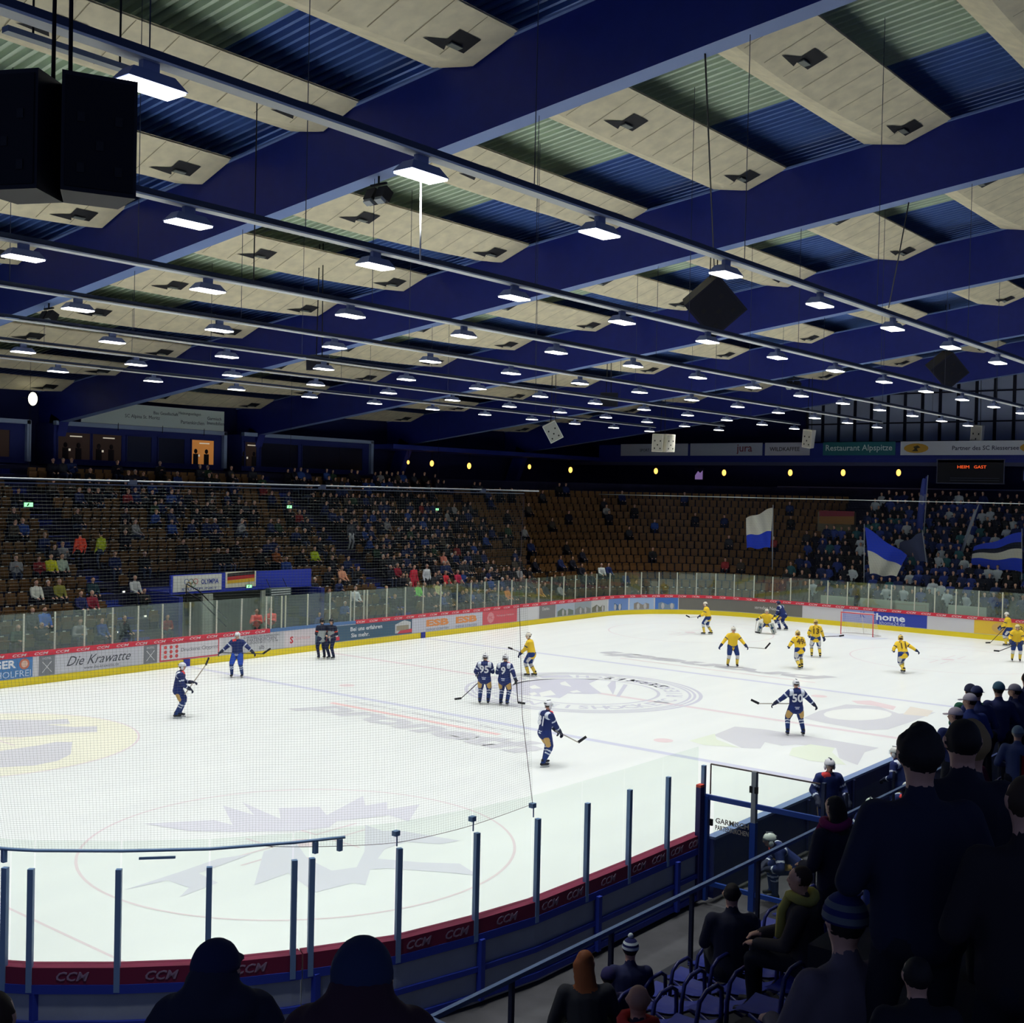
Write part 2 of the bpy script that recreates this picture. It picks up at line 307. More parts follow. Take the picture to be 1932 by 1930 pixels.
# end gallery: balcony slab, low wall, back recess
gl = MB(); gl.box((45.8, 8, 10.3), (3.4, 50, .3)); gl.box((44.25, 8, 10.15), (.2, 50, .5), 1); struct(gl.build('gallery_slab', [DBLUE, mat('gallery edge', (70, 74, 104), .8)]))
gl = MB(); gl.box((33.5, 31.3, 10.35), (28, 3.4, .3)); struct(gl.build('gallery_slab', DBLUE))
gl = MB(); gl.box((44.12, 6.5, 10.98), (.12, 47, 1.1)); struct(gl.build('gallery_parapet', DBLUE))
gl = MB(); gl.box((46.4, -2, 8.05), (.15, 34, .7)); struct(gl.build('gallery_wall', mat('pale end wall band', (130, 138, 176), .8)))

# ------------------------------------------------------------------ roof
BX = [-29.1, -16.0, -2.95, 10.1, 23.2, 36.3, 49.0]; BW, BH = .5, 1.9
for k, x in enumerate(BX[:6]):
    b = MB(); y0, y1 = -40, 33.4; z0, z1 = yb(y0), yb(y1)
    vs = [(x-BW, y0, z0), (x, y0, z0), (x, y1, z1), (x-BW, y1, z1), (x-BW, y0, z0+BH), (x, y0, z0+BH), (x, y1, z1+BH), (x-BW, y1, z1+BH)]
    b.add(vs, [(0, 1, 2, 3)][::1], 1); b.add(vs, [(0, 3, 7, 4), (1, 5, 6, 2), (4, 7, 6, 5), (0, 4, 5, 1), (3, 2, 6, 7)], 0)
    b.box((x-BW-.04, 0, 0), (.001, .001, .001)) if False else None
    # thin lip along the top of the web
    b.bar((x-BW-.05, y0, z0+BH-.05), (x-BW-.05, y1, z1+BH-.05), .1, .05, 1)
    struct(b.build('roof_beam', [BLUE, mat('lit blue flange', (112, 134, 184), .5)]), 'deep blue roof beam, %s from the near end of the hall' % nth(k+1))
    if k: # raked column that carries the beam behind the far stand
        c = MB(); c.bar((x-.25, 32.9, 8.0), (x-.25, 31.7, yb(31.7)+.3), .5, 1.0, 0, (0, 1, 0)); struct(c.build('column', BLUE))
dk = MB(); DECKOFF = 2.45; x = -46.0; y0, y1 = -40, 34
prof = ((0, 0), (.09, 0), (.13, .13), (.26, .13), (.3, 0))
while x < 48:
    k = max([i for i, b in enumerate(BX) if b <= x+.01] or [0]); f = (x-BX[k])/13.1
    mi = 0 if .34 < f < .68 else 1
    vs = []
    for px, pz in prof: vs += [(x+px, y0, yb(y0)+DECKOFF+pz), (x+px, y1, yb(y1)+DECKOFF+pz)]
    dk.add(vs, [(2*i, 2*i+1, 2*i+3, 2*i+2) for i in range(4)], mi); x += .3
struct(dk.build('ceiling', [DECKG, DECKB]))
# cream trough panels hung between the beams
NP = {}
for bi in range(len(BX)-2):
    xa, xb = BX[bi]+.12, BX[bi+1]-BW-.06
    for k in range(-3, 10):
        ya = -14.5+4.92*k; zc = yb(ya+1)+1.7
        if not any(inframe((xa+(xb-xa)*t, ya+q, zc), 20) for t in (0, .25, .5, .75, 1) for q in (0, 2.4)): continue
        NP[bi] = NP.get(bi, 0)+1
        r = thing('ceiling_panel', 'cream trough ceiling panel, %s row of panels counted from the near stand, in the %s roof bay' % (nth(k+4), nth(bi+1)), 'ceiling panel', (xa, ya, 0), 0, 'cream ceiling panels between the beams')
        L = xb-xa; n = 16; vs = []; m = MB()
        for i in range(n+1):
            t = i/n; e = math.sin(PI*t)**.7; f1 = 1.3+.35*e; pr = [(0, 1.85), (.7, 1.85-.245*.7), (f1, 1.85-.245*f1), (f1+.2, 1.85-.245*f1+.05), (2.5, 1.88)]
            for y, off in pr: vs.append((L*t, y, yb(ya+y)+off))
        q = len(pr); m.add(vs, [(i*q+j, (i+1)*q+j, (i+1)*q+j+1, i*q+j+1) for i in range(n) for j in range(q-1)], 0, False)
        o = len(vs); m.add([(a, b, c+.05) for a, b, c in vs], [(i*q+j, i*q+j+1, (i+1)*q+j+1, (i+1)*q+j) for i in range(n) for j in range(q-1)], 0)
        m.build('panel_board', CREAM, r)
        for t in (.42, .93):
            vx = L*t-.5; v = MB(); zf = lambda y: yb(ya+y)+1.85-.245*y
            v.add([(vx+.1, .58, zf(.58)-.02), (vx+.8, .58, zf(.58)-.02), (vx+.8, 1.08, zf(1.08)-.02), (vx+.1, 1.08, zf(1.08)-.02)], [(0, 1, 2, 3)], 0)
            v.box((vx+.4, .98, zf(.98)-.045), (.36, .16, .03), 1, Matrix.Rotation(-.1, 3, 'X')); v.add([(vx-.45, 1.14, zf(1.14)-.022), (vx+.12, .92, zf(.92)-.022), (vx+.3, 1.2, zf(1.2)-.022)], [(0, 1, 2)], 0)
            v.build('vent', [VENTD, mat('vent flap', (112, 116, 110), .6)], r)
        s = MB()
        for j in range(1, 12):
            sx = L*j/12
            fz = 1.25+.3*math.sin(PI*j/12)**.7; z1 = yb(ya)+1.838; z2 = yb(ya+fz)+1.838-.245*fz; s.add([(sx, .02, z1), (sx+.02, .02, z1), (sx+.02, fz, z2), (sx, fz, z2)], [(0, 1, 2, 3)], 0)
        s.build('seams', mat('panel seam', (150, 140, 108), .9), r)

# ------------------------------------------------------------------ lamp rows
LZ = 11.62; LY = [-15.0+5.05*k for k in range(7)]; LX = [-29.35+4.13*k for k in range(15)]
def lampmesh():
    h = MB(); a, b, c, d = .36, .18, .25, .1
    vs = [(-a, -b, 0), (a, -b, 0), (a, b, 0), (-a, b, 0), (-c, -d, .14), (c, -d, .14), (c, d, .14), (-c, d, .14)]
    h.add(vs, [(0, 1, 5, 4), (1, 2, 6, 5), (2, 3, 7, 6), (3, 0, 4, 7), (4, 5, 6, 7)]); h.box((0, 0, .2), (.2, .08, .14))
    g = MB(); g.box((0, 0, -.012), (.68, .33, .03)); return h.mesh('lamp_housing', HOUS), g.mesh('diffuser', GLOW)
hm, gm = lampmesh()
ll = D.lights.new('hall lamp', 'AREA'); ll.shape = 'RECTANGLE'; ll.size = .95; ll.size_y = .48; ll.energy = LAMP_W; ll.spread = math.radians(LAMP_SPREAD); ll.color = LAMP_COL
rowname = ['nearest', 'second nearest', 'third nearest', 'middle', 'third farthest', 'second farthest', 'farthest']
for r, y in enumerate(LY):
    t = thing('lamp_rail', 'long white rail carrying the %s row of ceiling lamps' % rowname[r], 'lamp rail', (0, y, LZ+.27), 0, 'lamp rails under the roof')
    m = MB(); m.box((-8.4, 0, 0), (75, .2, .03)); m.build('rail', RAILW, t); m = MB(); m.box((-8.4, 0, .09), (75, .05, .08)); m.build('channel', mat('dark rail channel', (60, 68, 90), .6), t)
    for x in BX[:6]:
        for q in (-.25, 6.3):
            if -30 < x+q < 29:
                h = MB(); h.tube([(x+q, 0, 0), (x+q, 0, yb(y)-LZ-.27+(0 if q < 0 else DECKOFF))], .008, 5); h.build('hanger', mat('hanger rod', (60, 66, 84), .5), t)
    for k, x in enumerate(LX):
        l = D.objects.new('lamp_light', ll); COL.objects.link(l); l['kind'] = 'helper'
        if not inframe((x, y, LZ), 40):
            l.location = (x, y, LZ-.04); continue
        a = thing('ceiling_lamp', 'lit rectangular ceiling lamp, %s along the %s lamp row' % (nth(k+1), rowname[r]), 'ceiling lamp', (x, y, LZ), 0, 'hall lamps in seven rows')
        ob('housing', hm, a); ob('diffuser', gm, a); l.parent = a; l.location = (0, 0, -.04)

# ------------------------------------------------------------------ rink boards, far side and far end
bd = thing('rink_boards', 'white rink boards with advertisements and a yellow kick plate on the far side', 'rink boards')
m = MB(); strip(m, -24, 50.0, 0, 1.1, 0, .12); m.build('board_wall', BOARDW, bd)
m = MB(); strip(m, -24, 50.0, 0, .27, -.02, 0); m.build('kick_plate', YEL, bd)
for a, b in ((-24, -2.75), (2.45, 50.0)):
    m = MB(); strip(m, a, b, 1.04, 1.22, -.03, .16); cap = m.build('dasher_cap', REDB, bd)
    m = MB(); s = a+.3
    while s < b:
        p, tg, n = path(s); text(m, 'CCM', frame(p-n*.032+Vector((0, 0, 1.13)), tg, (0, 0, 1)), w=.55, h=.10, bold=.02, shear=.3); s += .85
    m.build('cap_lettering', mat('cap lettering white', (238, 214, 216), .5), cap)
m = MB(); strip(m, -2.75, 2.45, 1.06, 1.2, -.01, .14); m.build('door_cap', mat('blue door cap', (84, 120, 170), .5), bd)
for x in (-7.1, 7.1): m = MB(); m.box((x, 14.96, .14), (.3, .04, .3)); m.build('blue_line_mark', mat('blue board mark', (36, 50, 150), .5), bd)
def advert(s0, s1, rgb, z0=.3, z1=1.03):
    m = MB(); strip(m, s0, s1, z0, z1, -.012, 0, 0, .3); return m.build('advert_panel', mat('advert %d %d %d' % rgb, rgb, .45), bd)
def adtext(par, s, z, body, rgb, w=None, h=None, shear=0, bold=.0):
    p, tg, n = path(s); m = MB(); text(m, body, frame(p-n*.014+Vector((0, 0, z)), tg, (0, 0, 1)), w=w, h=h, shear=shear, bold=bold)
    return m.build('lettering', mat('lettering %d %d %d' % rgb, rgb, .5), par)
def adpoly(par, s, z, pts, rgb, name='emblem', lift=.014):
    p, tg, n = path(s); m = MB(); m.prism(pts, 0, .004, 0, frame(p-n*lift+Vector((0, 0, z)), tg, (0, 0, 1))); return m.build(name, mat('emblem %d %d %d' % rgb, rgb, .5), par)
def disc(r, n=16, cx=0, cy=0, ry=None): return [(cx+r*math.cos(2*PI*i/n), cy+(ry or r)*math.sin(2*PI*i/n)) for i in range(n)]
a = advert(-24, -13.83, (70, 122, 178)); adtext(a, -15.35, .83, 'BURGER', (240, 240, 244), w=1.75, h=.3, bold=.03); adtext(a, -15.05, .46, 'ALKOHOLFREI', (205, 220, 240), w=2.3, h=.24); adpoly(a, -14.15, .8, disc(.2), (196, 110, 84)); adpoly(a, -14.15, .8, disc(.13, 10), (226, 190, 170), lift=.019)
for s0, s1 in ((-13.58, -12.95), (-9.13, -8.51)):
    a = advert(s0, s1, (120, 122, 128)); c = (s0+s1)/2
    for q in (-1, 1): adpoly(a, c, .6, [(-.2*q, -.2), (-.17*q, -.2), (.2*q, .2), (.16*q, .2)], (220, 220, 222))
    adtext(a, c, .92, 'HOTEL', (220, 220, 222), w=.35)
a = advert(-12.93, -9.2, (206, 206, 214)); adtext(a, -11.1, .72, 'Die Krawatte', (70, 74, 84), w=2.75, h=.36, shear=.5); adtext(a, -11.0, .42, 'www.die-krawatte.de', (110, 112, 120), w=1.5)
a = advert(-8.39, -5.47, (206, 70, 84)); adpoly(a, -6.93, .665, [(-1.4, -.31), (1.4, -.31), (1.4, .31), (-1.4, .31)], (216, 212, 216), 'panel_face', .016)
for i in range(3):
    for j in range(3): adpoly(a, -8.13+.27*i, .48+.19*j, disc(.075, 10), (206, 76, 76), 'dot', .021)
m_ = adtext(a, -6.45, .68, 'Druckerei Cityprint', (120, 120, 128), w=1.85, h=.2); m_.location = m_.location+Vector((0, -.008, 0))
a = advert(-5.28, -1.95, (196, 196, 200))
for z, w, b in ((.93, 2.0, 'SCHREINEREI UND INNENAUSBAU'), (.8, 1.6, 'PARTENKIRCHEN'), (.67, 1.8, 'TELEFON 0 88 21 / 57 10 94'), (.45, .3, 'alb')): adtext(a, -3.2, z, b, (104, 106, 116), w=w)
a = advert(-1.9, -.1, (218, 208, 212)); adtext(a, -1.5, .62, 'S', (206, 40, 50), h=.32, bold=.03); adtext(a, -.85, .66, 'Sparkasse', (224, 176, 180), w=.9)
a = advert(-.08, 6.3, (62, 92, 116)); adtext(a, 3.15, .82, 'Bei uns erfahren', (238, 240, 242), w=2.1, h=.2, bold=.02); adtext(a, 2.75, .52, 'Sie mehr.', (238, 240, 242), w=1.2, h=.2, bold=.02)
for s in (.75, 5.65):
    adpoly(a, s, .68, [(-.55, -.3), (.55, -.3), (.55, .2), (.1, .32), (-.55, .14)], (206, 206, 206), 'house_picture'); adpoly(a, s, .6, [(-.45, -.1), (.4, -.1), (.4, .15), (-.45, .15)], (150, 140, 120), 'house_picture', .019); adpoly(a, s+.1, .44, [(-.5, -.08), (.55, -.08), (.55, .1), (-.3, .06)], (206, 60, 78), 'red_band', .019)
a = advert(6.32, 11.75, (210, 210, 222)); 
for s in (8.2, 10.45): adtext(a, s, .72, 'ESB', (228, 146, 84), w=1.7, h=.36, bold=.05); adtext(a, s, .4, 'ENERGIE SÜDBAYERN', (120, 132, 160), w=1.7)
a = advert(11.78, 14.73, (206, 84, 96)); adpoly(a, 12.45, .66, disc(.3, 8), (224, 150, 156)); adtext(a, 12.45, .66, 'ML', (206, 84, 96), w=.3).location = Vector((0, -.008, 0)); adtext(a, 13.7, .72, 'Mediengruppe Oberbayern', (238, 200, 204), w=1.5)
a = advert(14.9, 16.6, (224, 224, 226))
a = advert(16.78, 18.3, (122, 120, 122)); adtext(a, 17.4, .84, 'Danke.', (224, 222, 220), w=.7)
PH = [((170, 182, 196), (106, 116, 104)), ((150, 160, 168), (124, 126, 122)), ((196, 198, 196), (110, 110, 92)), ((104, 134, 190), (76, 104, 140)), ((156, 180, 214), (140, 132, 124)), ((70, 116, 190), (120, 140, 160))]
for i, (s0, s1) in enumerate(((18.43, 20.15), (20.21, 21.9), (21.96, 23.6), (23.73, 25.4), (25.52, 27.25), (27.35, 28.85))):
    a = advert(s0, s1, PH[i][0]); c = (s0+s1)/2
    adpoly(a, c, .6, [(-.78, -.28), (.78, -.28), (.78, -.02), (.3, .1), (.1, -.02), (-.3, .16), (-.78, .0)], PH[i][1], 'landscape_picture', .03 if i > 3 else .016)
    for q in (-.25, .15+.1*(i % 3)): adpoly(a, c+q, .5, disc(.11, 8, 0, 0, .2), (186, 184, 186), 'figure_picture', .045 if i > 3 else .02)
a = advert(28.9, 36.9, (112, 110, 104)); adtext(a, 34.0, .68, 'Schule Dauerndes Neues.', (216, 214, 210), w=3.2)
a = advert(39.46, 41.36, (150, 156, 206)); adtext(a, 40.7, .78, 'K', (70, 84, 180), h=.34, bold=.04)
a = advert(41.36, 44.45, (46, 66, 168)); adtext(a, 42.35, .74, 'home', (236, 240, 250), w=1.7, h=.4, bold=.03); adtext(a, 42.45, .42, 'khome24.de', (200, 208, 236), w=1.5)
a = advert(47.05, 49.8, (232, 192, 60)); adpoly(a, 48.4, .68, disc(.42, 14, 0, 0, .28), (214, 172, 90)); adpoly(a, 48.4, .64, disc(.1, 8), (130, 150, 190), lift=.019); adtext(a, 50.0, .68, 'Bayern', (90, 84, 60), w=1.2)

# glass and stanchions of the far side and end
PS = [-16.5, -15.28, -14.16, -12.93, -11.71, -10.51, -9.37, -8.24, -6.91, -5.58, -4.27, -2.91, -2.65, -2.05, -1.83, -.53, .83, 2.14, 2.38, 3.01, 3.22, 4.55, 5.85, 7.15, 8.47, 9.75, 10.85, 11.98, 13.15, 14.3, 15.59, 16.76, 17.97, 19.16, 20.32, 21.41, 22.53, 23.88, 25.2, 26.39, 27.6, 28.78, 29.99, 31.18, 32.35, 33.63, 34.88, 36.08, 37.29, 38.47, 39.69, 40.98, 42.34, 43.69, 44.83, 46.01, 47.24, 48.5, 49.75]
pm = MB(); pm.box((0, 0, .72), (.055, .05, 1.5)); pm = pm.mesh('stanchion', POSTC)
for i, s in enumerate(PS):
    p, tg, n = path(s, .06); o = ob('stanchion', pm); o.location = p+Vector((0, 0, 1.16)); o.rotation_euler = (0, 0, math.atan2(tg.y, tg.x))
    tag(o, 'cream stanchion on the far boards, %s from the left edge of the picture' % nth(i), 'stanchion', 'far stanchions')
    if i+1 < len(PS):
        q = path(PS[i+1], .06)[0]; m = MB(); dv = (q-p).normalized()*.03; m.bar(p+dv+Vector((0, 0, 1.93)), q-dv+Vector((0, 0, 1.93)), .012, 1.42)
        o = m.build('glass_pane', GLASSF); tag(o, 'glass pane right of the %s far stanchion above the boards' % nth(i), 'glass pane', 'far glass panes')

# ------------------------------------------------------------------ near boards seen from outside
NC = Vector((-22.0, -6.6, 0)); NR_ = 8.3
ST = [(-29.9, -8.8), (-29.3, -10.0), (-28.68, -11.2), (-28.5, -11.47), (-27.76, -12.29), (-26.93, -13.05), (-26.0, -13.63), (-25.79, -13.73), (-24.69, -14.28), (-23.4, -14.58), (-22.2, -14.77), (-20.93, -14.8), (-19.72, -14.82), (-18.47, -14.82), (-17.23, -14.83)]
nb = thing('rink_boards', 'grey near boards with blue frame and a dark red lettered cap, below the clear glass', 'rink boards')
def nstrip(mb, pts, z0, z1, d0, d1, mi=0):
    """band along the near outline; d measured outwards (towards the stand)"""
    vs = []; fs = []; k = len(pts)
    for i, p in enumerate(pts):
        a = Vector(pts[max(0, i-1)]); b = Vector(pts[min(k-1, i+1)]); t = (b-a).normalized(); n = Vector((t.y, -t.x))
        for d, z in ((d0, z0), (d1, z0), (d1, z1), (d0, z1)): vs.append((p[0]+n.x*d, p[1]+n.y*d, z))
    for i in range(k-1):
        for j in range(4): fs.append((i*4+j, i*4+(j+1) % 4, (i+1)*4+(j+1) % 4, (i+1)*4+j))
    fs += [(3, 2, 1, 0), tuple((k-1)*4+j for j in range(4))]
    return mb.add(vs, fs, mi)
def lerp2(a, b, t): return (a[0]+(b[0]-a[0])*t, a[1]+(b[1]-a[1])*t)
GA = lerp2(ST[6], ST[7], .47); GB = lerp2(ST[6], ST[7], .56)      # door slit where ice light shows
RUN1 = [(-30, -4), (-30, -6.6), (-29.98, -7.7)]+ST[:7]+[GA]; RUN2 = [GB]+ST[7:]
NBG = mat('grey board back', (150, 158, 172), .8, noise=.08, scale=2); NRED = mat('dark red cap back', (116, 30, 62), .6); NBL = mat('blue board frame', (38, 58, 158), .6)
for run in (RUN1, RUN2):
    m = MB(); nstrip(m, run, .0, .98, .02, .1); m.build('board_wall', NBG, nb)
    m = MB(); nstrip(m, run, .98, 1.2, -.06, .14); nstrip(m, run, 1.195, 1.203, -.06, .0); cap = m.build('dasher_cap', NRED, nb)
    m = MB(); nstrip(m, run, .86, .98, .02, .15); nstrip(m, run, .42, .5, .02, .15); nstrip(m, run, .0, .1, .02, .15); m.build('board_frame', NBL, nb)
    m = MB()
    for i in range(len(run)-1):
        a, b = Vector(run[i]), Vector(run[i+1]); L = (b-a).length; t = (b-a)/max(L, 1e-6)
        if L < .7 or b.x < -29.9: continue
        n = Vector((t.y, -t.x)); k = max(1, int(L/.62))
        for j in range(k):
            p = a+t*L*(j+.5)/k+n*.146; flip = (i == 4 and j == 1 and run is RUN1)
            text(m, 'CCM', frame((p.x, p.y, 1.09), (-t.x if flip else t.x, -t.y if flip else t.y, 0), (0, 0, -1 if flip else 1)), w=.42, h=.12, bold=.02, shear=.3)
    m.build('cap_lettering', mat('dim cap lettering', (150, 124, 146), .6), cap)
for i, p in enumerate(ST[1::2]):
    m = MB(); v = (Vector((p[0], p[1], 0))-Vector((NC.x, NC.y, 0))).normalized() if p[0] < -22 else Vector((0, -1, 0)); q = Vector((p[0], p[1], 0))+v*.17+Vector((.3 if p[0] > -22 else .1, 0, 0)); m.box((q.x, q.y, .45), (.09, .09, .9)); m.build('board_post', NBL, nb)
nm_ = MB(); nm_.box((0, 0, .78), (.075, .07, 1.6)); nm_ = nm_.mesh('stanchion', POSTB)
for i, p in list(enumerate(ST))[1:]:
    a = Vector(ST[max(0, i-1)]); b = Vector(ST[min(len(ST)-1, i+1)]); t = (b-a).normalized()
    o = ob('stanchion', nm_); o.location = (p[0]+t.y*.12, p[1]-t.x*.12, .9); o.rotation_euler = (0, 0, math.atan2(t.y, t.x))
    tag(o, 'blue grey stanchion of the near glass, %s from the left edge of the picture' % nth(max(1, i-1)), 'stanchion', 'near stanchions')
    if i+1 < len(ST):
        q = Vector((ST[i+1][0], ST[i+1][1], 0)); p3 = Vector((p[0], p[1], 0)); m = MB(); dv = (q-p3).normalized()*.012
        m.bar(p3+dv+Vector((0, 0, 2.0)), q-dv+Vector((0, 0, 2.0)), .012, 1.62); o = m.build('glass_pane', GLASSN)
        tag(o, 'clear glass pane right of the %s near stanchion' % nth(max(1, i-1)), 'glass pane', 'near glass panes')
# near protective net
def net(name, label, bot, top, cell, th, top_r, matl, cable):
    """ruled net between two polylines given as functions of t in 0..1"""
    r = thing(name, label, 'safety net'); L = sum((Vector(bot((i+1)/60))-Vector(bot(i/60))).length for i in range(60)); n = int(L/cell); H = (Vector(top(.6))-Vector(bot(.6))).length; k = int(H/cell); m = MB()
    for i in range(n+1):
        t = i/n; b, tp = Vector(bot(t)), Vector(top(t)); m.tube([b, b.lerp(tp, .5), tp], th, 3)
    for j in range(k+1):
        m.tube([Vector(bot(i/40)).lerp(Vector(top(i/40)), j/k) for i in range(41)], th, 3)
    m.build('netting', matl, r); m = MB(); m.tube([top(i/20) for i in range(21)], top_r, 6); m.build('top_cable', cable, r); return r
BPTS = [Vector((-30, -4, 2.68)), Vector((-29.98, -7.7, 2.68))]+[Vector((a, b, 2.68)) for a, b in ST[:11]]
BL = [0]
for i in range(len(BPTS)-1): BL.append(BL[-1]+(BPTS[i+1]-BPTS[i]).length)
def nbot(t):
    s = t*BL[-1]; i = max(j for j in range(len(BL)-1) if BL[j] <= s+1e-9); f = (s-BL[i])/(BL[i+1]-BL[i]); p = BPTS[i].lerp(BPTS[i+1], min(1, f))
    if t > .7: p = p-Vector((0, 0, .16*math.sin(PI*(t-.7)/.3)))
    return p
def ntop(t): return Vector((-39.5+16.75*t, -14.9, 7.46))
NETM = mat('net twine', (120, 126, 120), .9)
t = net('safety_net', 'fine grey net hung over the near corner glass from a bright rail', nbot, ntop, .042, .0009, .008, NETM, mat('bright net rail', (170, 176, 176), .4, metal=.2))
m = MB(); m.tube([ntop(1), ntop(1).lerp(nbot(1), .3)+Vector((-.16, .02, 0)), ntop(1).lerp(nbot(1), .7)+Vector((-.17, .02, 0)), nbot(1)], .006, 4); m.build('edge_cord', mat('net cord', (110, 90, 90), .9), t)
m = MB(); m.tube([nbot(.7+.3*i/20) for i in range(21)], .004, 4); m.build('hem_cord', mat('net cord', (110, 90, 90), .9), t)
m = MB(); m.tube([(a, b, 2.68) for a, b in [(-29.98, -7.7)]+ST[:8]+[(-25.35, -13.95)]], .022, 6); m.build('bottom_bar', POSTB, t)
for x, y in ((-28.72, -11.1), (-25.72, -13.76), (-25.42, -13.92)): m = MB(); m.box((x, y, 2.58), (.06, .06, .16)); m.build('bracket', POSTB, t)
m = MB(); m.bar((-27.6, -12.45, 2.58), (-27.25, -12.75, 2.58), .03, .03); m.build('crossbar', POSTB, t)
for i in (8, 9, 10):
    m = MB(); m.box((ST[i][0], ST[i][1], 2.66), (.09, .08, .07)); m.box((ST[i][0], ST[i][1]-.02, 2.56), (.015, .015, .16)); m.build('net_clip', POSTB, t)
m = MB(); m.tube([(-39.5, -14.9, 7.5), (-22.4, -14.9, 7.5)], .013, 6); m.build('rail_tube', mat('bright net rail', (170, 176, 176), .4, metal=.2), t)
for x in (-29.4, -26.75, -23.7):
    m = MB(); m.box((x, -14.9, 7.49), (.09, .035, .05)); m.build('joint', GREYM, t)
net('safety_net', 'fine net behind the far goal hung from a pale horizontal cable', lambda t: Vector((30.6, 15-29*t, 2.62)), lambda t: Vector((30.6, 20.6-34.6*t, 7.47)), .16, .0012, .028, mat('far net twine', (90, 96, 110), .9), mat('bright net rail', (170, 176, 176), .4, metal=.2))
# ------------------------------------------------------------------ figures: one continuous remeshed body per person
def cap(p0, p1, r0, r1, tg, lat=(0, 1, 0), bands=None):
    f = lambda r: r if isinstance(r, tuple) else (r, r)
    return dict(p0=Vector(p0), p1=Vector(p1), r0=f(r0), r1=f(r1), tag=tg, lat=Vector(lat), bands=bands)
def _axes(c):
    a = c['p1']-c['p0']; L = a.length; a = a/L if L > 1e-6 else Vector((0, 0, 1)); l = c['lat']-a*c['lat'].dot(a)
    if l.length < .05: l = Vector((1, 0, 0))-a*a.x
    l.normalize(); return a, l, a.cross(l), L
def figmesh(name, caps, mats, voxel=.025, smooth=2):
    """caps -> union -> remesh -> smooth, faces take the material of the nearest limb"""
    mb = MB(); N = 12
    for c in caps:
        a, l, b, L = _axes(c); (rl0, rb0), (rl1, rb1) = c['r0'], c['r1']; rows = []
        for th in (80, 50, 22, 0): t = math.radians(th); rows.append((c['p0']-a*math.sin(t)*min(rl0, rb0), rl0*math.cos(t), rb0*math.cos(t)))
        for th in (0, 22, 50, 80): t = math.radians(th); rows.append((c['p1']+a*math.sin(t)*min(rl1, rb1), rl1*math.cos(t), rb1*math.cos(t)))
        vs = [p+l*rl*math.cos(2*PI*j/N)+b*rb*math.sin(2*PI*j/N) for p, rl, rb in rows for j in range(N)]
        fs = [(i*N+j, i*N+(j+1) % N, (i+1)*N+(j+1) % N, (i+1)*N+j) for i in range(len(rows)-1) for j in range(N)]+[tuple(range(N))[::-1], tuple((len(rows)-1)*N+j for j in range(N))]
        mb.add(vs, fs)
    me0 = mb.mesh('tmp', DARK); o = D.objects.new('tmp', me0); COL.objects.link(o)
    r = o.modifiers.new('r', 'REMESH'); r.mode = 'VOXEL'; r.voxel_size = voxel
    s = o.modifiers.new('s', 'SMOOTH'); s.factor = .5; s.iterations = smooth
    C.view_layer.update(); me = D.meshes.new_from_object(o.evaluated_get(C.evaluated_depsgraph_get())); D.objects.remove(o); D.meshes.remove(me0)
    me.name = name; me.materials.clear()
    order = list(mats); [me.materials.append(mats[k]) for k in order]
    n = len(me.polygons); co = np.empty(n*3, 'f'); me.polygons.foreach_get('center', co); co = co.reshape(-1, 3)
    best = np.full(n, 1e9); idx = np.zeros(n, 'i')
    for c in caps:
        if c['tag'] is None: continue
        a, l, b, L = _axes(c); d = co-np.array(c['p0']); t = d@np.array(a); tc = np.clip(t, 0, L); f = tc/L if L > 1e-6 else tc*0
        rl = c['r0'][0]+(c['r1'][0]-c['r0'][0])*f; rb = c['r0'][1]+(c['r1'][1]-c['r0'][1])*f
        q = np.sqrt((d@np.array(l)/rl)**2+(d@np.array(b)/rb)**2+((t-tc)/np.minimum(rl, rb))**2); mi = np.full(n, order.index(c['tag']))
        if c['bands']:
            tt = t/L if L > 1e-6 else t
            for t0, t1, bt in c['bands']: mi[(tt >= t0) & (tt < t1)] = order.index(bt)
        w = q < best; best[w] = q[w]; idx[w] = mi[w]
    me.polygons.foreach_set('material_index', idx); me.polygons.foreach_set('use_smooth', np.ones(n, bool)); me.update(); return me
def ik(a, b, l1, l2, hint):
    a, b, hint = Vector(a), Vector(b), Vector(hint); d = b-a; L = d.length
    if L > (l1+l2)*.995: b = a+d*((l1+l2)*.995/L); d = b-a; L = d.length
    x = (l1*l1-l2*l2+L*L)/(2*L); h = math.sqrt(max(0, l1*l1-x*x)); u = d/L; p = hint-u*hint.dot(u)
    p = p.normalized() if p.length > 1e-5 else Vector((1, 0, 0)); return a+u*x+p*h, b
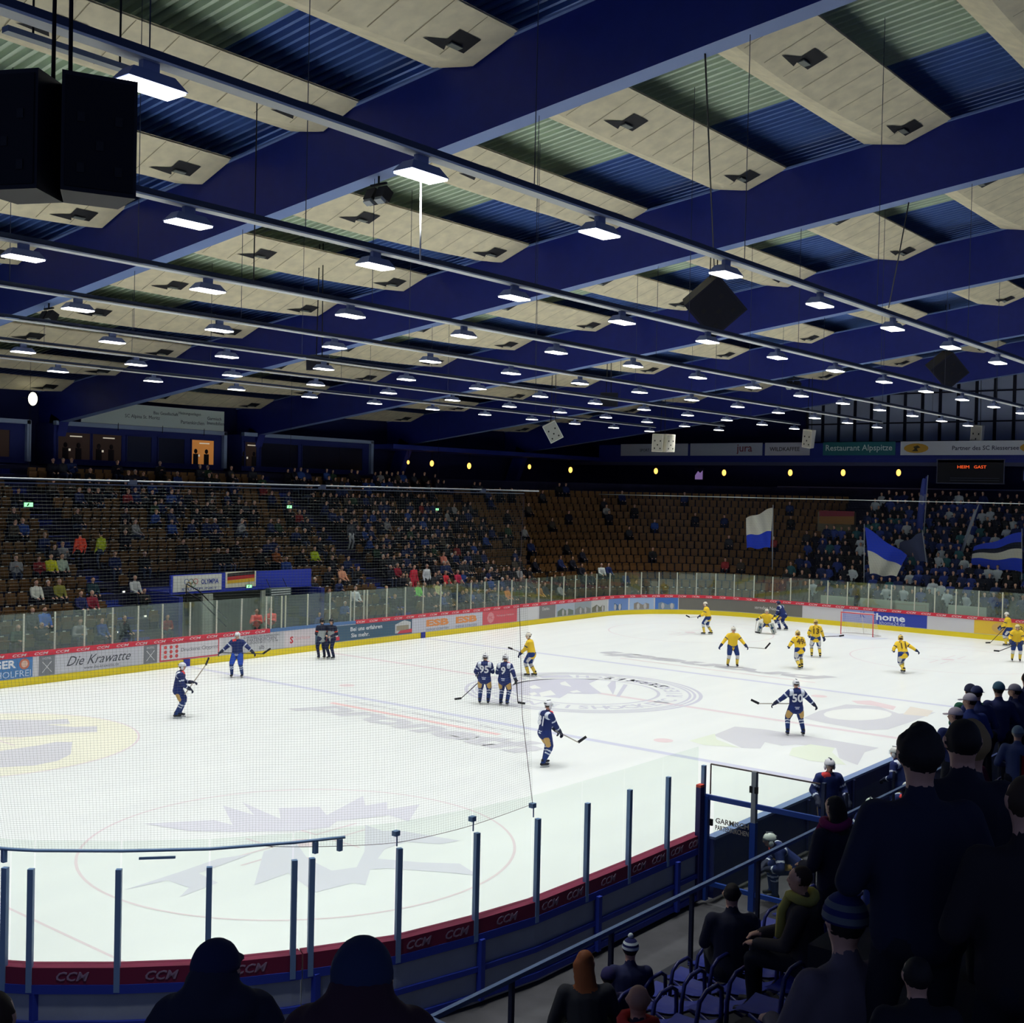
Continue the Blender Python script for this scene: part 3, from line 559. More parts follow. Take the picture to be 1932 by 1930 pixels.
def skeleton(feet, hands, pel=.95, lean=.1, tw=0.0, head=(0, 0), side=0.0, px=0.0, elb=(-.5, .5, -.6)):
    P = Vector((px, 0, pel)); up = Vector((math.sin(lean), side, math.cos(lean))).normalized(); lat = Vector((-math.sin(tw), math.cos(tw), 0)); lat = (lat-up*lat.dot(up)).normalized(); fw = lat.cross(up)
    S = dict(P=P, up=up, lat=lat, fw=fw, leg=[], arm=[]); nb_ = P+up*.52; hup = (up+Vector((0, 0, .8))).normalized(); S['neck'] = nb_; S['head'] = nb_+hup*.17+fw*.02
    hy, hp = head; f = (Vector((math.cos(hy), math.sin(hy), 0))*math.cos(hp)+Vector((0, 0, math.sin(hp)))); f = Matrix.Rotation(math.atan2(fw.y, fw.x), 3, 'Z') @ f; S['hf'] = f; S['hl'] = Vector((0, 0, 1)).cross(f).normalized(); S['hu'] = f.cross(S['hl'])
    for q, (sg, ft) in enumerate(zip((1, -1), feet)):
        hip = P+Vector((0, sg*.1, -.02)); an = Vector((ft[0], ft[1], ft[2] if len(ft) > 2 else .09)); k, an = ik(hip, an, .44, .43, (1, sg*.12, .35)); S['leg'].append((hip, k, an, ft[3] if len(ft) > 3 else 0))
    for sg, h in zip((1, -1), hands):
        sh = P+up*.44+lat*sg*.19; e, h = ik(sh, Vector(h), .30, .28, fw*elb[0]+lat*sg*elb[1]+Vector((0, 0, elb[2]))); S['arm'].append((sh, e, h))
    return S
def headcaps(S, skin='skin', hair='hair', k=1.0, face=True):
    h, f, l, u = S['head'], S['hf'], S['hl'], S['hu']; c = [cap(S['neck']-S['up']*.04, h-u*.06*k, .062, .058, skin)]
    c += [cap(h-u*.05*k, h+u*.03*k, (.066*k, .082*k), (.078*k, .098*k), skin, l), cap(h+f*.05*k-u*.085*k, h+f*.06*k-u*.08*k, .03*k, .028*k, skin, l)]
    if face: c += [cap(h+f*.096*k+u*.0, h+f*.108*k-u*.025*k, .013, .018, skin, l), cap(h+f*.088*k-l*.02-u*.058*k, h+f*.088*k+l*.02-u*.058*k, .01, .01, 'mouth', u)]
    for s in (1, -1):
        c.append(cap(h+l*s*.08*k-u*.015, h+l*s*.084*k+u*.015, .018, .02, skin, f))
        if face: c.append(cap(h+f*.088*k+l*s*.032+u*.022*k, h+f*.09*k+l*s*.034+u*.022*k, .012, .012, 'eye', l))
    if hair: c.append(cap(h-f*.022*k+u*.018*k, h-f*.018*k+u*.045*k, (.084*k, .096*k), (.08*k, .092*k), hair, l))
    return c
def handcaps(e, h, tg, k=1.0, curl=.5, side=1):
    """palm, four unequal bent fingers and a thumb from the side of the palm"""
    a = (h-e).normalized(); l = a.cross(Vector((0, 0, 1))); l = l.normalized() if l.length > .1 else Vector((0, 1, 0)); n = a.cross(l)
    if n.z > 0: n = -n
    c = [cap(h, h+a*.07*k, (.038*k, .018*k), (.042*k, .02*k), tg, l)]
    for i, L in enumerate((.062, .075, .07, .055)):
        b = h+a*.085*k+l*(i-1.5)*.021*k; m = b+(a*math.cos(curl*.6)+n*math.sin(curl*.6))*L*.55*k; t = m+(a*math.cos(curl*1.6)+n*math.sin(curl*1.6))*L*.5*k
        c += [cap(b, m, .0105*k, .010*k, tg), cap(m, t, .010*k, .008*k, tg)]
    b = h+a*.02*k+l*side*.036*k; m = b+(a*.7+l*side*.6+n*.3).normalized()*.035*k; c += [cap(b, m, .012*k, .011*k, tg), cap(m, m+(a*.95+n*.3)*.03*k, .011*k, .009*k, tg)]
    return c
def coatbody(S, k=1.0, long=0.0, fing=True, w=1.0):
    P, up, lat, fw = S['P'], S['up'], S['lat'], S['fw']
    c = [cap(P-up*(.04+long), P+up*.16, (.185*w, .135*k), (.18*w, .13*k), 'jacket', lat), cap(P+up*.14, P+up*.38, (.18*w, .13*k), (.205*w, .135*k), 'jacket', lat), cap(P+up*.42-lat*.13, P+up*.42+lat*.13, .09, .09, 'jacket', fw), cap(P+up*.44, S['neck']+up*.01, .085, .07, 'jacket', lat)]
    c.append(cap(P-up*.05-lat*.07, P-up*.05+lat*.07, .135, .135, 'trousers', fw))
    for (hip, kn, an, ty) in S['leg']:
        d = Vector((math.cos(ty), math.sin(ty), 0)); c += [cap(hip, kn, .1, .066, 'trousers'), cap(kn, an, .066, .048, 'trousers'), cap(an-Vector((0, 0, .045))-d*.03, an-Vector((0, 0, .055))+d*.15, (.042, .04), (.042, .03), 'shoe', (-d.y, d.x, 0))]
    for i, (sh, e, h) in enumerate(S['arm']):
        c += [cap(sh, e, .075*k, .058*k, 'jacket'), cap(e, h, .056*k, .045*k, 'jacket')]
        c += handcaps(e, h+(h-e).normalized()*.02, 'skin', 1.0, .6, (-1, 1)[i]) if fing else [cap(h, h+(h-e).normalized()*.1, .04, .03, 'skin')]
    return c
SK = mat('skin', (206, 158, 132), .6); SKD = mat('skin shade', (190, 140, 116), .6); EYE = mat('eye', (24, 20, 20), .4); MOUTH = mat('lips', (150, 84, 78), .6)
HAIRS = [mat('brown hair', (58, 42, 30), .7), mat('black hair', (26, 22, 22), .7), mat('grey hair', (140, 136, 130), .7), mat('fair hair', (150, 124, 80), .7)]
SHOE = mat('dark shoes', (26, 24, 26), .6)

# ------------------------------------------------------------------ hockey players
TEAM = {
 'navy': dict(jersey=mat('navy jersey', (24, 40, 96), .8), stripe=mat('white jersey stripe', (214, 220, 232), .8), pants=mat('navy hockey pants', (20, 42, 104), .8), panel=mat('tan pants panel', (196, 160, 96), .8), sock=mat('navy sock', (26, 52, 110), .8), glove=mat('dark glove', (22, 28, 56), .7), skin=SK, hair=HAIRS[0], eye=EYE, mouth=MOUTH, boot=mat('black skate boot', (20, 22, 34), .5), accent=mat('red shoulder patch', (226, 70, 70), .8)),
 'yellow': dict(jersey=mat('yellow jersey', (240, 200, 50), .8), stripe=mat('dark jersey trim', (36, 52, 96), .8), pants=mat('blue hockey pants', (26, 52, 112), .8), panel=mat('white pants panel', (216, 214, 210), .8), sock=mat('yellow sock', (232, 200, 80), .8), glove=mat('navy glove', (26, 40, 80), .7), skin=SK, hair=HAIRS[0], eye=EYE, mouth=MOUTH, boot=mat('black skate boot', (20, 22, 34), .5), accent=mat('white sock band', (220, 218, 214), .8)),
 'ref': dict(jersey=mat('black referee shirt', (20, 26, 52), .8), stripe=mat('grey striped shirt', (150, 156, 156), .8), pants=mat('black referee trousers', (18, 28, 66), .8), panel=mat('black referee trousers', (18, 28, 66), .8), sock=mat('black referee trousers', (18, 28, 66), .8), glove=SK, skin=SK, hair=HAIRS[1], eye=EYE, mouth=MOUTH, boot=mat('black skate boot', (20, 22, 34), .5), accent=mat('orange arm band', (224, 78, 50), .8))}
BLADE = mat('steel skate blade', (190, 194, 198), .3, metal=.6); SHAFT = mat('dark stick shaft', (48, 44, 48), .5); SBLADE = mat('black stick blade', (22, 22, 28), .6); SHAFTW = mat('pale stick shaft', (178, 172, 160), .5)
def helmet(par, S, matl, k=1.0, visor=True):
    h, f, l, u = S['head'], S['hf'], S['hl'], S['hu']; R = Matrix((f, l, u)).transposed(); m = MB()
    m.ball(h+u*.03-f*.008, (.128*k, .108*k, .115*k), 0, 16, 7, -.12, R)
    for s in (1, -1): m.ball(h+l*s*.092-u*.035-f*.015, (.05, .022, .06), 0, 8, 5, -1, R)
    m.box(h+u*.148, (.13, .03, .012), 1, R); m.box(h+u*.075-f*.125, (.02, .1, .03), 1, R)
    o = m.build('helmet', [matl, mat('helmet vent', (90, 94, 104), .5)], par)
    if visor:
        v = MB(); n = 8
        vs = [h+R @ Vector((.135*math.cos(a), .118*math.sin(a), z)) for z in (.05, -.035) for a in [(-1+2*i/n)*1.05 for i in range(n+1)]]
        v.add(vs, [(i, i+1, n+2+i, n+1+i) for i in range(n)], 0, True); v.build('visor', glassmat('visor', (.82, .85, .9), .08), o)
def player(name_label, pos, yaw, team, feet, hands, num=None, stick=None, lean=.18, pel=.92, tw=0, head=(0, 0), hel=(226, 226, 230), cat='hockey player', group=None, voxel=.022, side=0, bands=True, stlab='', pname=None, z=0.0, sc=1.0, accent=True, pcol=None, px=0.0):
    t = dict(TEAM[team]); 
    if pcol: t['pants'] = pcol; 
    S = skeleton([(a[0], a[1], .15+(a[2] if len(a) > 2 else 0), a[3] if len(a) > 3 else 0) for a in feet], hands, pel+.04, lean, tw, head, side, px); P, up, lat, fw = S['P'], S['up'], S['lat'], S['fw']
    ref = team == 'ref'; w = .86 if ref else 1.0
    c = [cap(P-up*.09, P+up*.2, (.225*w, .165*w), (.215*w, .16*w), 'jersey', lat, [(.02, .12, 'stripe'), (.2, .3, 'stripe')] if bands and not ref else ([(-9, 9, 'stripe')] if ref else None)), cap(P+up*.18, P+up*.40, (.215*w, .155*w), (.235*w, .16*w), 'jersey', lat, [(-9, .45, 'stripe')] if ref else None)]
    c += [cap(P+up*.44-lat*.15, P+up*.44+lat*.15, .105*w, .105*w, 'jersey', fw), cap(P+up*.46, S['neck']+up*.0, .09, .075, 'jersey', lat)]
    if accent and not ref: c += [cap(P+up*.50-lat*.11+fw*.05, P+up*.50-lat*.05+fw*.07, .07, .06, 'accent' if team == 'navy' else 'jersey', fw)]
    if team == 'navy': c += [cap(P+up*.43-lat*(.17)-fw*.05, P+up*.43+lat*(.17)-fw*.05, .108, .108, 'jersey', fw, [(-.2, .16, 'stripe'), (.84, 1.2, 'stripe')])]
    c.append(cap(P-up*.06-lat*.08, P-up*.06+lat*.08, .16*w, .16*w, 'pants', fw))
    for q, (hip, kn, an, ty) in enumerate(S['leg']):
        d = Vector((math.cos(ty), math.sin(ty), 0)); sd = (1, -1)[q]
        c += [cap(hip, kn+(hip-kn)*.12, .135*w if not ref else .11, .105*w, 'pants'), cap(kn+(hip-kn)*.1, kn+(an-kn)*.1, .085, .088, 'sock' if team != 'yellow' else 'accent'), cap(kn+(an-kn)*.08, an, .088*w, .062, 'sock', (0, 1, 0), [(.1, .2, 'stripe'), (.32, .4, 'stripe')] if team == 'navy' else ([(-.2, .3, 'accent'), (.3, .36, 'stripe')] if team == 'yellow' else None))]
        if not ref: c.append(cap(hip.lerp(kn, .45)-fw*.05+Vector((0, sd*.02, 0)), hip.lerp(kn, .8)-fw*.04+Vector((0, sd*.02, 0)), .1, .088, 'panel'))
        c += [cap(an+Vector((0, 0, .04)), an-Vector((0, 0, .05)), .058, .052, 'boot'), cap(an-Vector((0, 0, .06))-d*.05, an-Vector((0, 0, .065))+d*.15, (.045, .042), (.045, .034), 'boot', (-d.y, d.x, 0))]
    for i, (sh, e, h) in enumerate(S['arm']):
        c += [cap(sh, e, .1*w, .078*w, 'jersey', (0, 1, 0), [(.55, .7, 'accent')] if ref else ([(.5, .64, 'stripe')] if bands else None)), cap(e, h, .075*w, .06*w, 'jersey', (0, 1, 0), [(.5, .62, 'stripe')] if bands and team == 'navy' else None)]
        c += handcaps(e, h, 'glove', 1.0 if ref else 1.5, 1.0, (-1, 1)[i])
        if not ref: c.append(cap(h-(h-e).normalized()*.07, h+(h-e).normalized()*.02, .066, .06, 'glove'))
    c += headcaps(S, 'skin', 'hair', 1.0)
    me = figmesh('player_body', c, {k: t[k] for k in ('jersey', 'stripe', 'pants', 'panel', 'sock', 'glove', 'skin', 'hair', 'eye', 'mouth', 'boot', 'accent')}, voxel)
    r = thing(pname or ('referee' if ref else 'hockey_player'), name_label, cat, (pos[0], pos[1], z), yaw, group); r.scale = (sc, sc, sc)
    ob('body', me, r); helmet(r, S, mat('helmet %d %d %d' % hel, hel, .4), 1.0, not ref)
    for (hip, kn, an, ty) in S['leg']:
        d = Vector((math.cos(ty), math.sin(ty), 0)); b = MB(); g = an-Vector((0, 0, .135)); b.bar(g-d*.09, g+d*.19, .006, .03); b.bar(g-d*.06+Vector((0, 0, .03)), g+d*.0+Vector((0, 0, .03)), .03, .04, 1); b.bar(g+d*.09+Vector((0, 0, .03)), g+d*.15+Vector((0, 0, .03)), .03, .04, 1); b.build('skate_blade', [BLADE, WHITE], r)
    if num:
        col = mat('white jersey number', (232, 234, 240), .7) if team == 'navy' else mat('dark jersey number', (96, 72, 30), .7); m = MB(); nrm = -fw
        M = frame(P+up*.27-fw*.176, -lat, up); text(m, num, M, h=.27, bold=.03); text(m, 'SPIELER'[:5+len(num)], frame(P+up*.455-fw*.15, -lat, up), w=.3, h=.05) if False else None
        m.box(P+up*.46-fw*.125, (.012, .3, .05), 0, Matrix((fw, lat, up)).transposed()); m.build('jersey_number', col, r)
    if stick:
        A, B, bl = stick[:3]; sm = SHAFTW if len(stick) > 3 else SHAFT; Mw = Matrix.Translation((pos[0], pos[1], z)) @ Matrix.Rotation(yaw, 4, 'Z') @ Matrix.Scale(sc, 4); A, B, E = Mw @ Vector(A), Mw @ Vector(B), Mw @ (Vector(B)+Vector(bl))
        s = thing('hockey_stick', stlab or ('hockey stick held by the '+name_label)[:110], 'hockey stick', A); m = MB(); m.bar(Vector((0, 0, 0)), B-A, .022, .03); m.build('shaft', sm, s)
        m = MB(); b = B-A; e = E-A; mid = b.lerp(e, .5); m.bar(b, mid, .018, .075); m.bar(mid, e, .018, .07); m.build('blade', SBLADE, s)
    return r
FWD = YAW   # heading straight away from the camera
rest = [(.3, .28, .95), (.3, -.28, .95)]
stand = [(0, .13), (0, -.13)]
player('navy player standing alone at the left and lifting a stick', (-13.8, 6.12), -.62, 'navy', [(.06, .14), (-.06, -.12)], [(.42, .08, 1.12), (.34, -.12, .95)], None, ((.2, -.22, .78), (.85, .42, 1.62), (.1, .12, .22), 1), .16, head=(.1, 0), stlab='hockey stick raised by the navy player alone at the left')
player('navy player with arms spread wide, facing us by the far boards', (-7.4, 11.3), FWD+PI-.05, 'navy', [(0, .2), (.02, -.2)], [(.1, .66, 1.0), (.22, -.62, .98)], None, ((.12, -.74, .97), (.05, 1.02, .96), (.0, .3, .22)), .08, hel=(232, 232, 234), stlab='hockey stick held level behind the navy player with spread arms', pcol=mat('royal blue hockey pants', (34, 74, 176), .8))
player('left referee in black and grey with an orange arm band, back turned by the boards', (-1.6, 12.87), FWD+.5, 'ref', stand, [(.25, .12, 1.05), (.22, -.2, 1.0)], None, None, .02, hel=(24, 26, 36), cat='referee')
player('right referee in black and grey facing us, close beside another referee', (-1.32, 12.55), FWD+PI-.5, 'ref', [(0, .12), (0, -.12)], [(.2, .1, 1.02), (.2, -.12, 1.06)], None, None, .05, hel=(24, 26, 36), cat='referee')
player('navy player with a white 95 on the back, near the centre circle', (-4.87, .8), FWD-.12, 'navy', [(0, .15), (0, -.15)], [(.3, .3, .98), (.42, -.16, 1.1)], '95', ((.3, -.05, 1.0), (.32, .86, .12), (-.02, .24, -.04)), .12, stlab='hockey stick reaching left to the ice from the player numbered 95')
player('navy player with a white 9 on the back, standing beside number 95', (-4.55, .16), FWD-.3, 'navy', [(.02, .12), (0, -.12)], [(.36, .2, 1.08), (.12, -.36, .95)], '9', ((.1, -.4, 1.0), (.25, -.44, .1), (.1, -.24, -.04)), .1, stlab='dark hockey stick pointing down to the ice beside the player numbered 9')
player('yellow player behind the pair of navy players, in profile facing left', (1.32, 3.52), FWD+1.25, 'yellow', [(.1, .1), (-.14, -.1)], [(.42, .16, .92), (.44, -.1, .98)], None, ((.3, .1, .9), (.78, .12, 1.08), (.2, .0, .05), 1), .22, head=(.1, 0), hel=(214, 206, 190), stlab='pale hockey stick of the yellow player in profile')
player('nearest navy player in profile looking right with the stick low', (-10.84, -6.41), FWD-1.05, 'navy', [(.1, .16, 0, .1), (-.12, -.14, 0, -.1)], [(.5, .1, .82), (.44, -.12, .88)], '81', ((.25, -.15, .98), (.98, -.18, .60), (.2, -.1, .16), 1), .14, head=(.15, 0), pel=.93, stlab='hockey stick with black blade held low by the nearest navy player', voxel=.018)
player('yellow player farthest left of the far zone, skating to the left', (19.91, 5.87), FWD+1.2, 'yellow', [(.16, .16), (-.16, -.18)], [(.4, .2, 1.0), (.45, -.05, .98)], None, ((.25, .0, .98), (.95, .25, .9), (.2, .05, .1), 1), .25, hel=(222, 214, 200), stlab='hockey stick of the yellow player farthest left')
player('yellow player facing us with both arms out and a stick to the right', (10.01, -.94), FWD+PI+.05, 'yellow', [(0, .22), (0, -.2)], [(.2, .6, .9), (.15, -.56, .95)], None, ((.15, .5, .9), (.2, 1.4, .85), (.0, .22, .26), 1), .1, hel=(226, 220, 206), stlab='pale hockey stick pointing right from the yellow player with arms out')
player('leaning yellow player with 49 on the back, skating away', (11.69, -3.33), FWD+.15, 'yellow', [(-.28, .1, .02), (.1, -.16)], [(.45, .3, .95), (.5, -.2, .98)], '49', None, .45, hel=(226, 196, 110), pel=.86)
player('upright yellow player with 13 on the back, beyond number 49', (15.83, -2.19), FWD-.1, 'yellow', [(0, .16), (-.05, -.22)], [(.3, .25, 1.0), (.3, -.42, .9)], '13', ((.25, -.35, .95), (.35, -1.15, 1.0), (.02, -.22, .04)), .15, hel=(226, 196, 110), stlab='hockey stick of the yellow player numbered 13')
player('yellow player sprinting away alone in front of the far goal', (13.97, -7.08), FWD+.1, 'yellow', [(-.25, .05, .05), (.12, -.05)], [(.4, .25, .95), (.05, -.62, .98)], '11', None, .5, hel=(230, 196, 96), pel=.84)
player('navy player seen from behind with legs wide and arms out, middle right of the ice', (-1.99, -9.62), FWD+.05, 'navy', [(0, .24), (0, -.26)], [(.12, .66, .98), (.08, -.6, .98)], '50', ((.1, -.2, 1.0), (.12, 1.15, .98), (-.02, .26, .12), 1), .04, pel=.9, stlab='pale hockey stick pointing left from the wide-legged navy player')
player('yellow player at the right edge, close to the end boards', (27.9, -7.5), FWD+.9, 'yellow', [(.1, .12), (-.1, -.12)], [(.4, .15, 1.0), (.35, -.2, .95)], None, ((.2, -.15, 1.0), (.9, .1, .1), (.25, .0, -.03)), .22, hel=(226, 222, 212), stlab='hockey stick of the yellow player beside the end boards')
player('yellow player at the right edge in front of another yellow player, facing us', (21.93, -9.55), FWD+PI-.3, 'yellow', [(0, .16), (0, -.18)], [(.35, .2, .95), (.35, -.3, .98)], None, ((.25, .3, 1.0), (.5, -.8, .5), (.1, -.25, .02)), .2, hel=(226, 206, 150), stlab='hockey stick across the front yellow player at the right edge')
player('navy player bending by the end boards, behind the kneeling goalkeeper', (25.2, 4.0), FWD+.9, 'navy', [(.15, .12), (-.15, -.14)], [(.45, .15, .8), (.4, -.15, .85)], None, None, .55, hel=(30, 40, 84), pel=.86)
g = player('kneeling yellow goalkeeper with big white leg pads', (22.96, 3.88), FWD+PI-.4, 'yellow', [(-.12, .38, -.05), (-.12, -.38, -.05)], [(.35, .5, .75), (.35, -.45, .8)], None, ((.35, -.5, .85), (.55, -.55, .1), (.1, .3, -.03), 1), .35, pel=.55, hel=(226, 220, 200), cat='goalkeeper', pname='goalkeeper', stlab='goalkeeper stick beside the kneeling yellow goalkeeper')
for sd in (1, -1):
    m = MB(); m.bar((.30, sd*.26, .62), (.12, sd*.42, .06), .26, .12, 0, (1, 0, 0)); m.bar((.36, sd*.27, .55), (.19, sd*.41, .12), .03, .13, 1, (1, 0, 0)); m.build('leg_pad', [mat('white goalie pad', (222, 222, 216), .6), mat('teal pad stripe', (40, 96, 100), .6)], g)
# far goal
gf = thing('goal', 'red framed hockey goal with white net in front of the far boards', 'goal', (26, 0, 0)); GR = mat('red goal pipe', (214, 84, 88), .45)
for y in (-.915, .915): m = MB(); m.tube([(0, y, 0), (0, y, 1.22)], .03, 8); m.build('post', GR, gf)
m = MB(); m.tube([(0, -.945, 1.22), (0, .945, 1.22)], .03, 8); m.build('crossbar', GR, gf)
m = MB(); m.tube([(0, -.915, .02), (.7, -1.1, .02), (1.0, -.5, .02), (1.0, .5, .02), (.7, 1.1, .02), (0, .915, .02)], .02, 6); m.tube([(0, -.915, 1.22), (.55, -.8, 1.22), (.55, .8, 1.22), (0, .915, 1.22)], .015, 6); m.tube([(.55, 0, 1.22), (.75, 0, .8), (1.0, 0, .02)], .018, 6); m.build('base_frame', mat('white goal frame', (216, 210, 206), .5), gf)
m = MB()
for i in range(23):
    y = -1.0+2.0*i/22; m.tube([(.55, y*.8, 1.22), (1.0-.3*abs(y)**3, y, .02)], .004, 3)
for j in range(12):
    z = .05+1.15*j/11; x = .55+.45*(1-z/1.22); m.tube([(0, -.915, z), (x, -.85, z), (x, .85, z), (0, .915, z)], .004, 3)
m.build('goal_net', mat('white goal net', (220, 218, 218), .8), gf)
# ------------------------------------------------------------------ far stand: seats and spectators
SEATC = mat('tan plywood seat', (112, 78, 38), .6, noise=.12, scale=2); SEATW = mat('white number plate', (222, 220, 210), .5); SEATF = mat('dark seat frame', (40, 34, 34), .7)
sm = MB(); R8 = Matrix.Rotation(-.15, 3, 'Y')
sm.box((.12, 0, .62), (.035, .42, .42), 0, R8); sm.box((.0, 0, .52), (.05, .40, .34), 0, Matrix.Rotation(-.28, 3, 'Y')); sm.box((.155, 0, .842), (.02, .13, .045), 1, R8)
sm.box((.06, .2, .3), (.06, .03, .5), 2); sm.box((.06, -.2, .3), (.06, .03, .5), 2); sm.box((.06, 0, .35), (.05, .42, .04), 2)
seat_me = sm.mesh('stadium_seat', [SEATC, SEATW, SEATF])
sl = MB(); sl.box((.12, 0, .62), (.035, .42, .42), 0, R8); sl.box((.0, 0, .5), (.05, .40, .3), 0); sl.box((.06, 0, .25), (.05, .42, .4), 1)
JACK = [((22, 24, 40), 'dark'), ((26, 26, 30), 'black'), ((30, 44, 92), 'navy'), ((50, 52, 60), 'grey'), ((40, 70, 140), 'blue'), ((70, 62, 52), 'brown'), ((150, 150, 150), 'pale grey'), ((140, 40, 44), 'red'), ((44, 70, 50), 'green')]
JW = [30, 26, 24, 14, 8, 6, 4, 3, 3]
JM = [mat('%s jacket' % n, c, .85) for c, n in JACK]; TRS = [mat('dark trousers', (30, 32, 44), .85), mat('denim trousers', (52, 64, 92), .85), mat('black trousers', (20, 20, 24), .85)]
HATS = HAIRS+[mat('navy wool hat', (30, 44, 100), .9), mat('white wool hat', (214, 214, 210), .9)]
def specmesh(nm, S, vox=.03):
    return figmesh(nm, coatbody(S, 1.05)+headcaps(S), dict(jacket=JM[0], trousers=TRS[0], skin=SK, hair=HAIRS[0], shoe=SHOE, eye=EYE, mouth=MOUTH), vox)
sit = [(.42, .12, .09), (.42, -.12, .09)]
SIT = [specmesh('person', skeleton(sit, [(.38, .12, .62), (.38, -.12, .62)], .54, .05)), specmesh('person', skeleton(sit, [(.45, .1, .68), (.42, -.05, .7)], .54, .35, .1)), specmesh('person', skeleton(sit, [(.25, .05, .85), (.28, -.1, .84)], .54, -.05, -.2, (.3, 0)))]
STD = [specmesh('person', skeleton(stand, [(.1, .28, .85), (.12, -.28, .85)], .95, .03)), specmesh('person', skeleton(stand, [(.3, .1, 1.2), (.3, -.08, 1.22)], .95, .08, .2)), specmesh('person', skeleton(stand, [(.1, .34, 1.85), (.1, -.34, 1.9)], .95, .0, 0, (0, .1)))]
CLAP = STD[1]
def person_copy(me, pos, rz, jm, tm, hm_, label, group=None, sc=1.0, cat='spectator'):
    o = ob('person', me); o.location = pos; o.rotation_euler = (0, 0, rz); o.scale = (sc, sc, sc)
    for i, m in ((0, jm), (1, tm), (3, hm_)): o.material_slots[i].link = 'OBJECT'; o.material_slots[i].material = m
    return tag(o, label, cat, group)
SLOTS = []      # (pos, yaw, row, s, section, order-in-section)
for i in range(NR):
    d = D0+DR*i; zz = rowz(i); pd = d+.42; s = -17.6; cnt = {}
    while s < 58:
        p, tg, n = path(s, pd); sec = None
        if s < 23:
            if s < -8.1: sec = 'left of the left stairs'
            elif -6.5 < s < 8.2: sec = 'right of the left stairs'
            elif s > 9.8: sec = 'right of the right stairs'
            if i < 5 and TUN[0]-.5 < s < TUN[1]+.4: sec = None
            st = .52
        elif s < 23+AL: sec = 'corner'; st = .52*RR/(RR+pd)
        else: sec = 'end'; st = .52
        if (i > 14 and sec != 'end') or (i > 12 and sec == 'end') or (i > 13 and sec == 'corner'): sec = None
        if sec == 'end' and 5.4 < p.y < 9.0 and i > 7: sec = None
        if sec and inframe(p+Vector((0, 0, zz+.7)), 10):
            cnt[sec] = cnt.get(sec, 0)+1; SLOTS.append((p+Vector((0, 0, zz)), math.atan2(-n.y, -n.x), i, s, sec, cnt[sec]))
        s += st
SPECIAL = [((-11.58, 1), 'spectator in bright blue jacket in the row just above the left glass', (30, 92, 190), 'sit'), ((-8.76, 2), 'spectator in crimson top beside the left stairs', (130, 30, 50), 'sit'), ((-9.26, 2), 'spectator in navy coat left of the crimson one by the left stairs', (26, 34, 84), 'sit'),
 ((-10.74, 3), 'spectator in white jacket seated at the far left', (220, 222, 206), 'sit'), ((-10.02, 3), 'spectator in dark top with yellow print beside the white jacket', (130, 130, 50), 'sit'), ((-9.24, 5), 'spectator with bright yellow vest straps at the far left', (226, 226, 40), 'sit'), ((-8.62, 5), 'spectator in pale green white coat beside the yellow vest', (196, 214, 190), 'sit'),
 ((-5.41, 3), 'spectator with white sleeves and black back right of the left stairs', (206, 210, 206), 'sit'), ((-4.83, 3), 'spectator in dark teal top beside the white sleeves', (30, 60, 66), 'sit'), ((6.03, 5), 'spectator in fluorescent yellow green top above the tunnel', (196, 222, 30), 'sit'), ((5.69, 1), 'spectator in white jacket just above the glass right of the tunnel', (226, 228, 230), 'sit'), ((6.46, 3), 'spectator in peach jacket right of the tunnel fascia', (236, 168, 132), 'sit'),
 ((11.23, 2), 'standing spectator in red trousers and tan top right of the right stairs', (206, 40, 64), 'std'), ((12.27, 2), 'standing spectator in blue jacket with white sleeves', (228, 232, 236), 'std'), ((15.25, 4), 'spectator in salmon jacket in the right stand', (238, 144, 122), 'sit'), ((13.85, 2), 'spectator in bright red jacket, left one of two together', (222, 44, 60), 'sit'), ((14.4, 2), 'spectator in crimson jacket, right one of two in red', (206, 40, 80), 'sit'), ((10.5, 1), 'spectator in lime green jacket above the glass', (110, 220, 70), 'sit'), ((12.2, 1), 'spectator in pale yellow top above the glass', (206, 210, 150), 'sit'), ((25.9, 2), 'spectator in white jacket alone in the corner seats', (220, 226, 222), 'sit'), ((17.0, 0), 'spectator in orange top behind the far glass', (226, 140, 90), 'sit'), ((20.4, 0), 'spectator in tan coat behind the far glass', (190, 130, 60), 'sit'), ((10.6, 3), 'spectator in dark red jacket in the right stand', (150, 30, 50), 'sit'), ((3.2, 5), 'spectator in orange brown coat above the tunnel', (150, 84, 36), 'sit'), ((9.9, 7), 'standing spectator in white trousers at the top of the right stairs', (70, 74, 84), 'std')]
taken = {}
for (s0, r), lab, rgb, kind in SPECIAL:
    c = [q for q in SLOTS if q[2] == r and id(q) not in taken]; q = min(c, key=lambda v: abs(v[3]-s0)); taken[id(q)] = 1
    me = (STD[0] if kind == 'std' else SIT[0]); person_copy(me, q[0]-(Vector((0, 0, 0)) if kind != 'std' else Vector((0, 0, 0))), q[1], mat('jacket %d %d %d' % rgb, rgb, .85), TRS[0] if 'trousers' not in lab else mat('spectator trousers %d' % rgb[0], (210, 212, 210) if 'white trousers' in lab else (206, 40, 64), .85), HAIRS[len(taken) % 3], lab)
occ = []
for q in SLOTS:
    if id(q) in taken: continue
    sec, i, s = q[4], q[2], q[3]
    p = {'left of the left stairs': .22, 'right of the left stairs': .2 if i < 8 else .4, 'right of the right stairs': .74 if s < 19 else .42, 'corner': .2 if s < 25 else .05, 'end': .9}[sec]
    if sec == 'end' and s < 36: p = .5
    if random.random() < p: occ.append(q); taken[id(q)] = 1
occ.sort(key=lambda q: (q[0]-CAMP).length+(6*q[2] if q[4] == 'end' else 0))
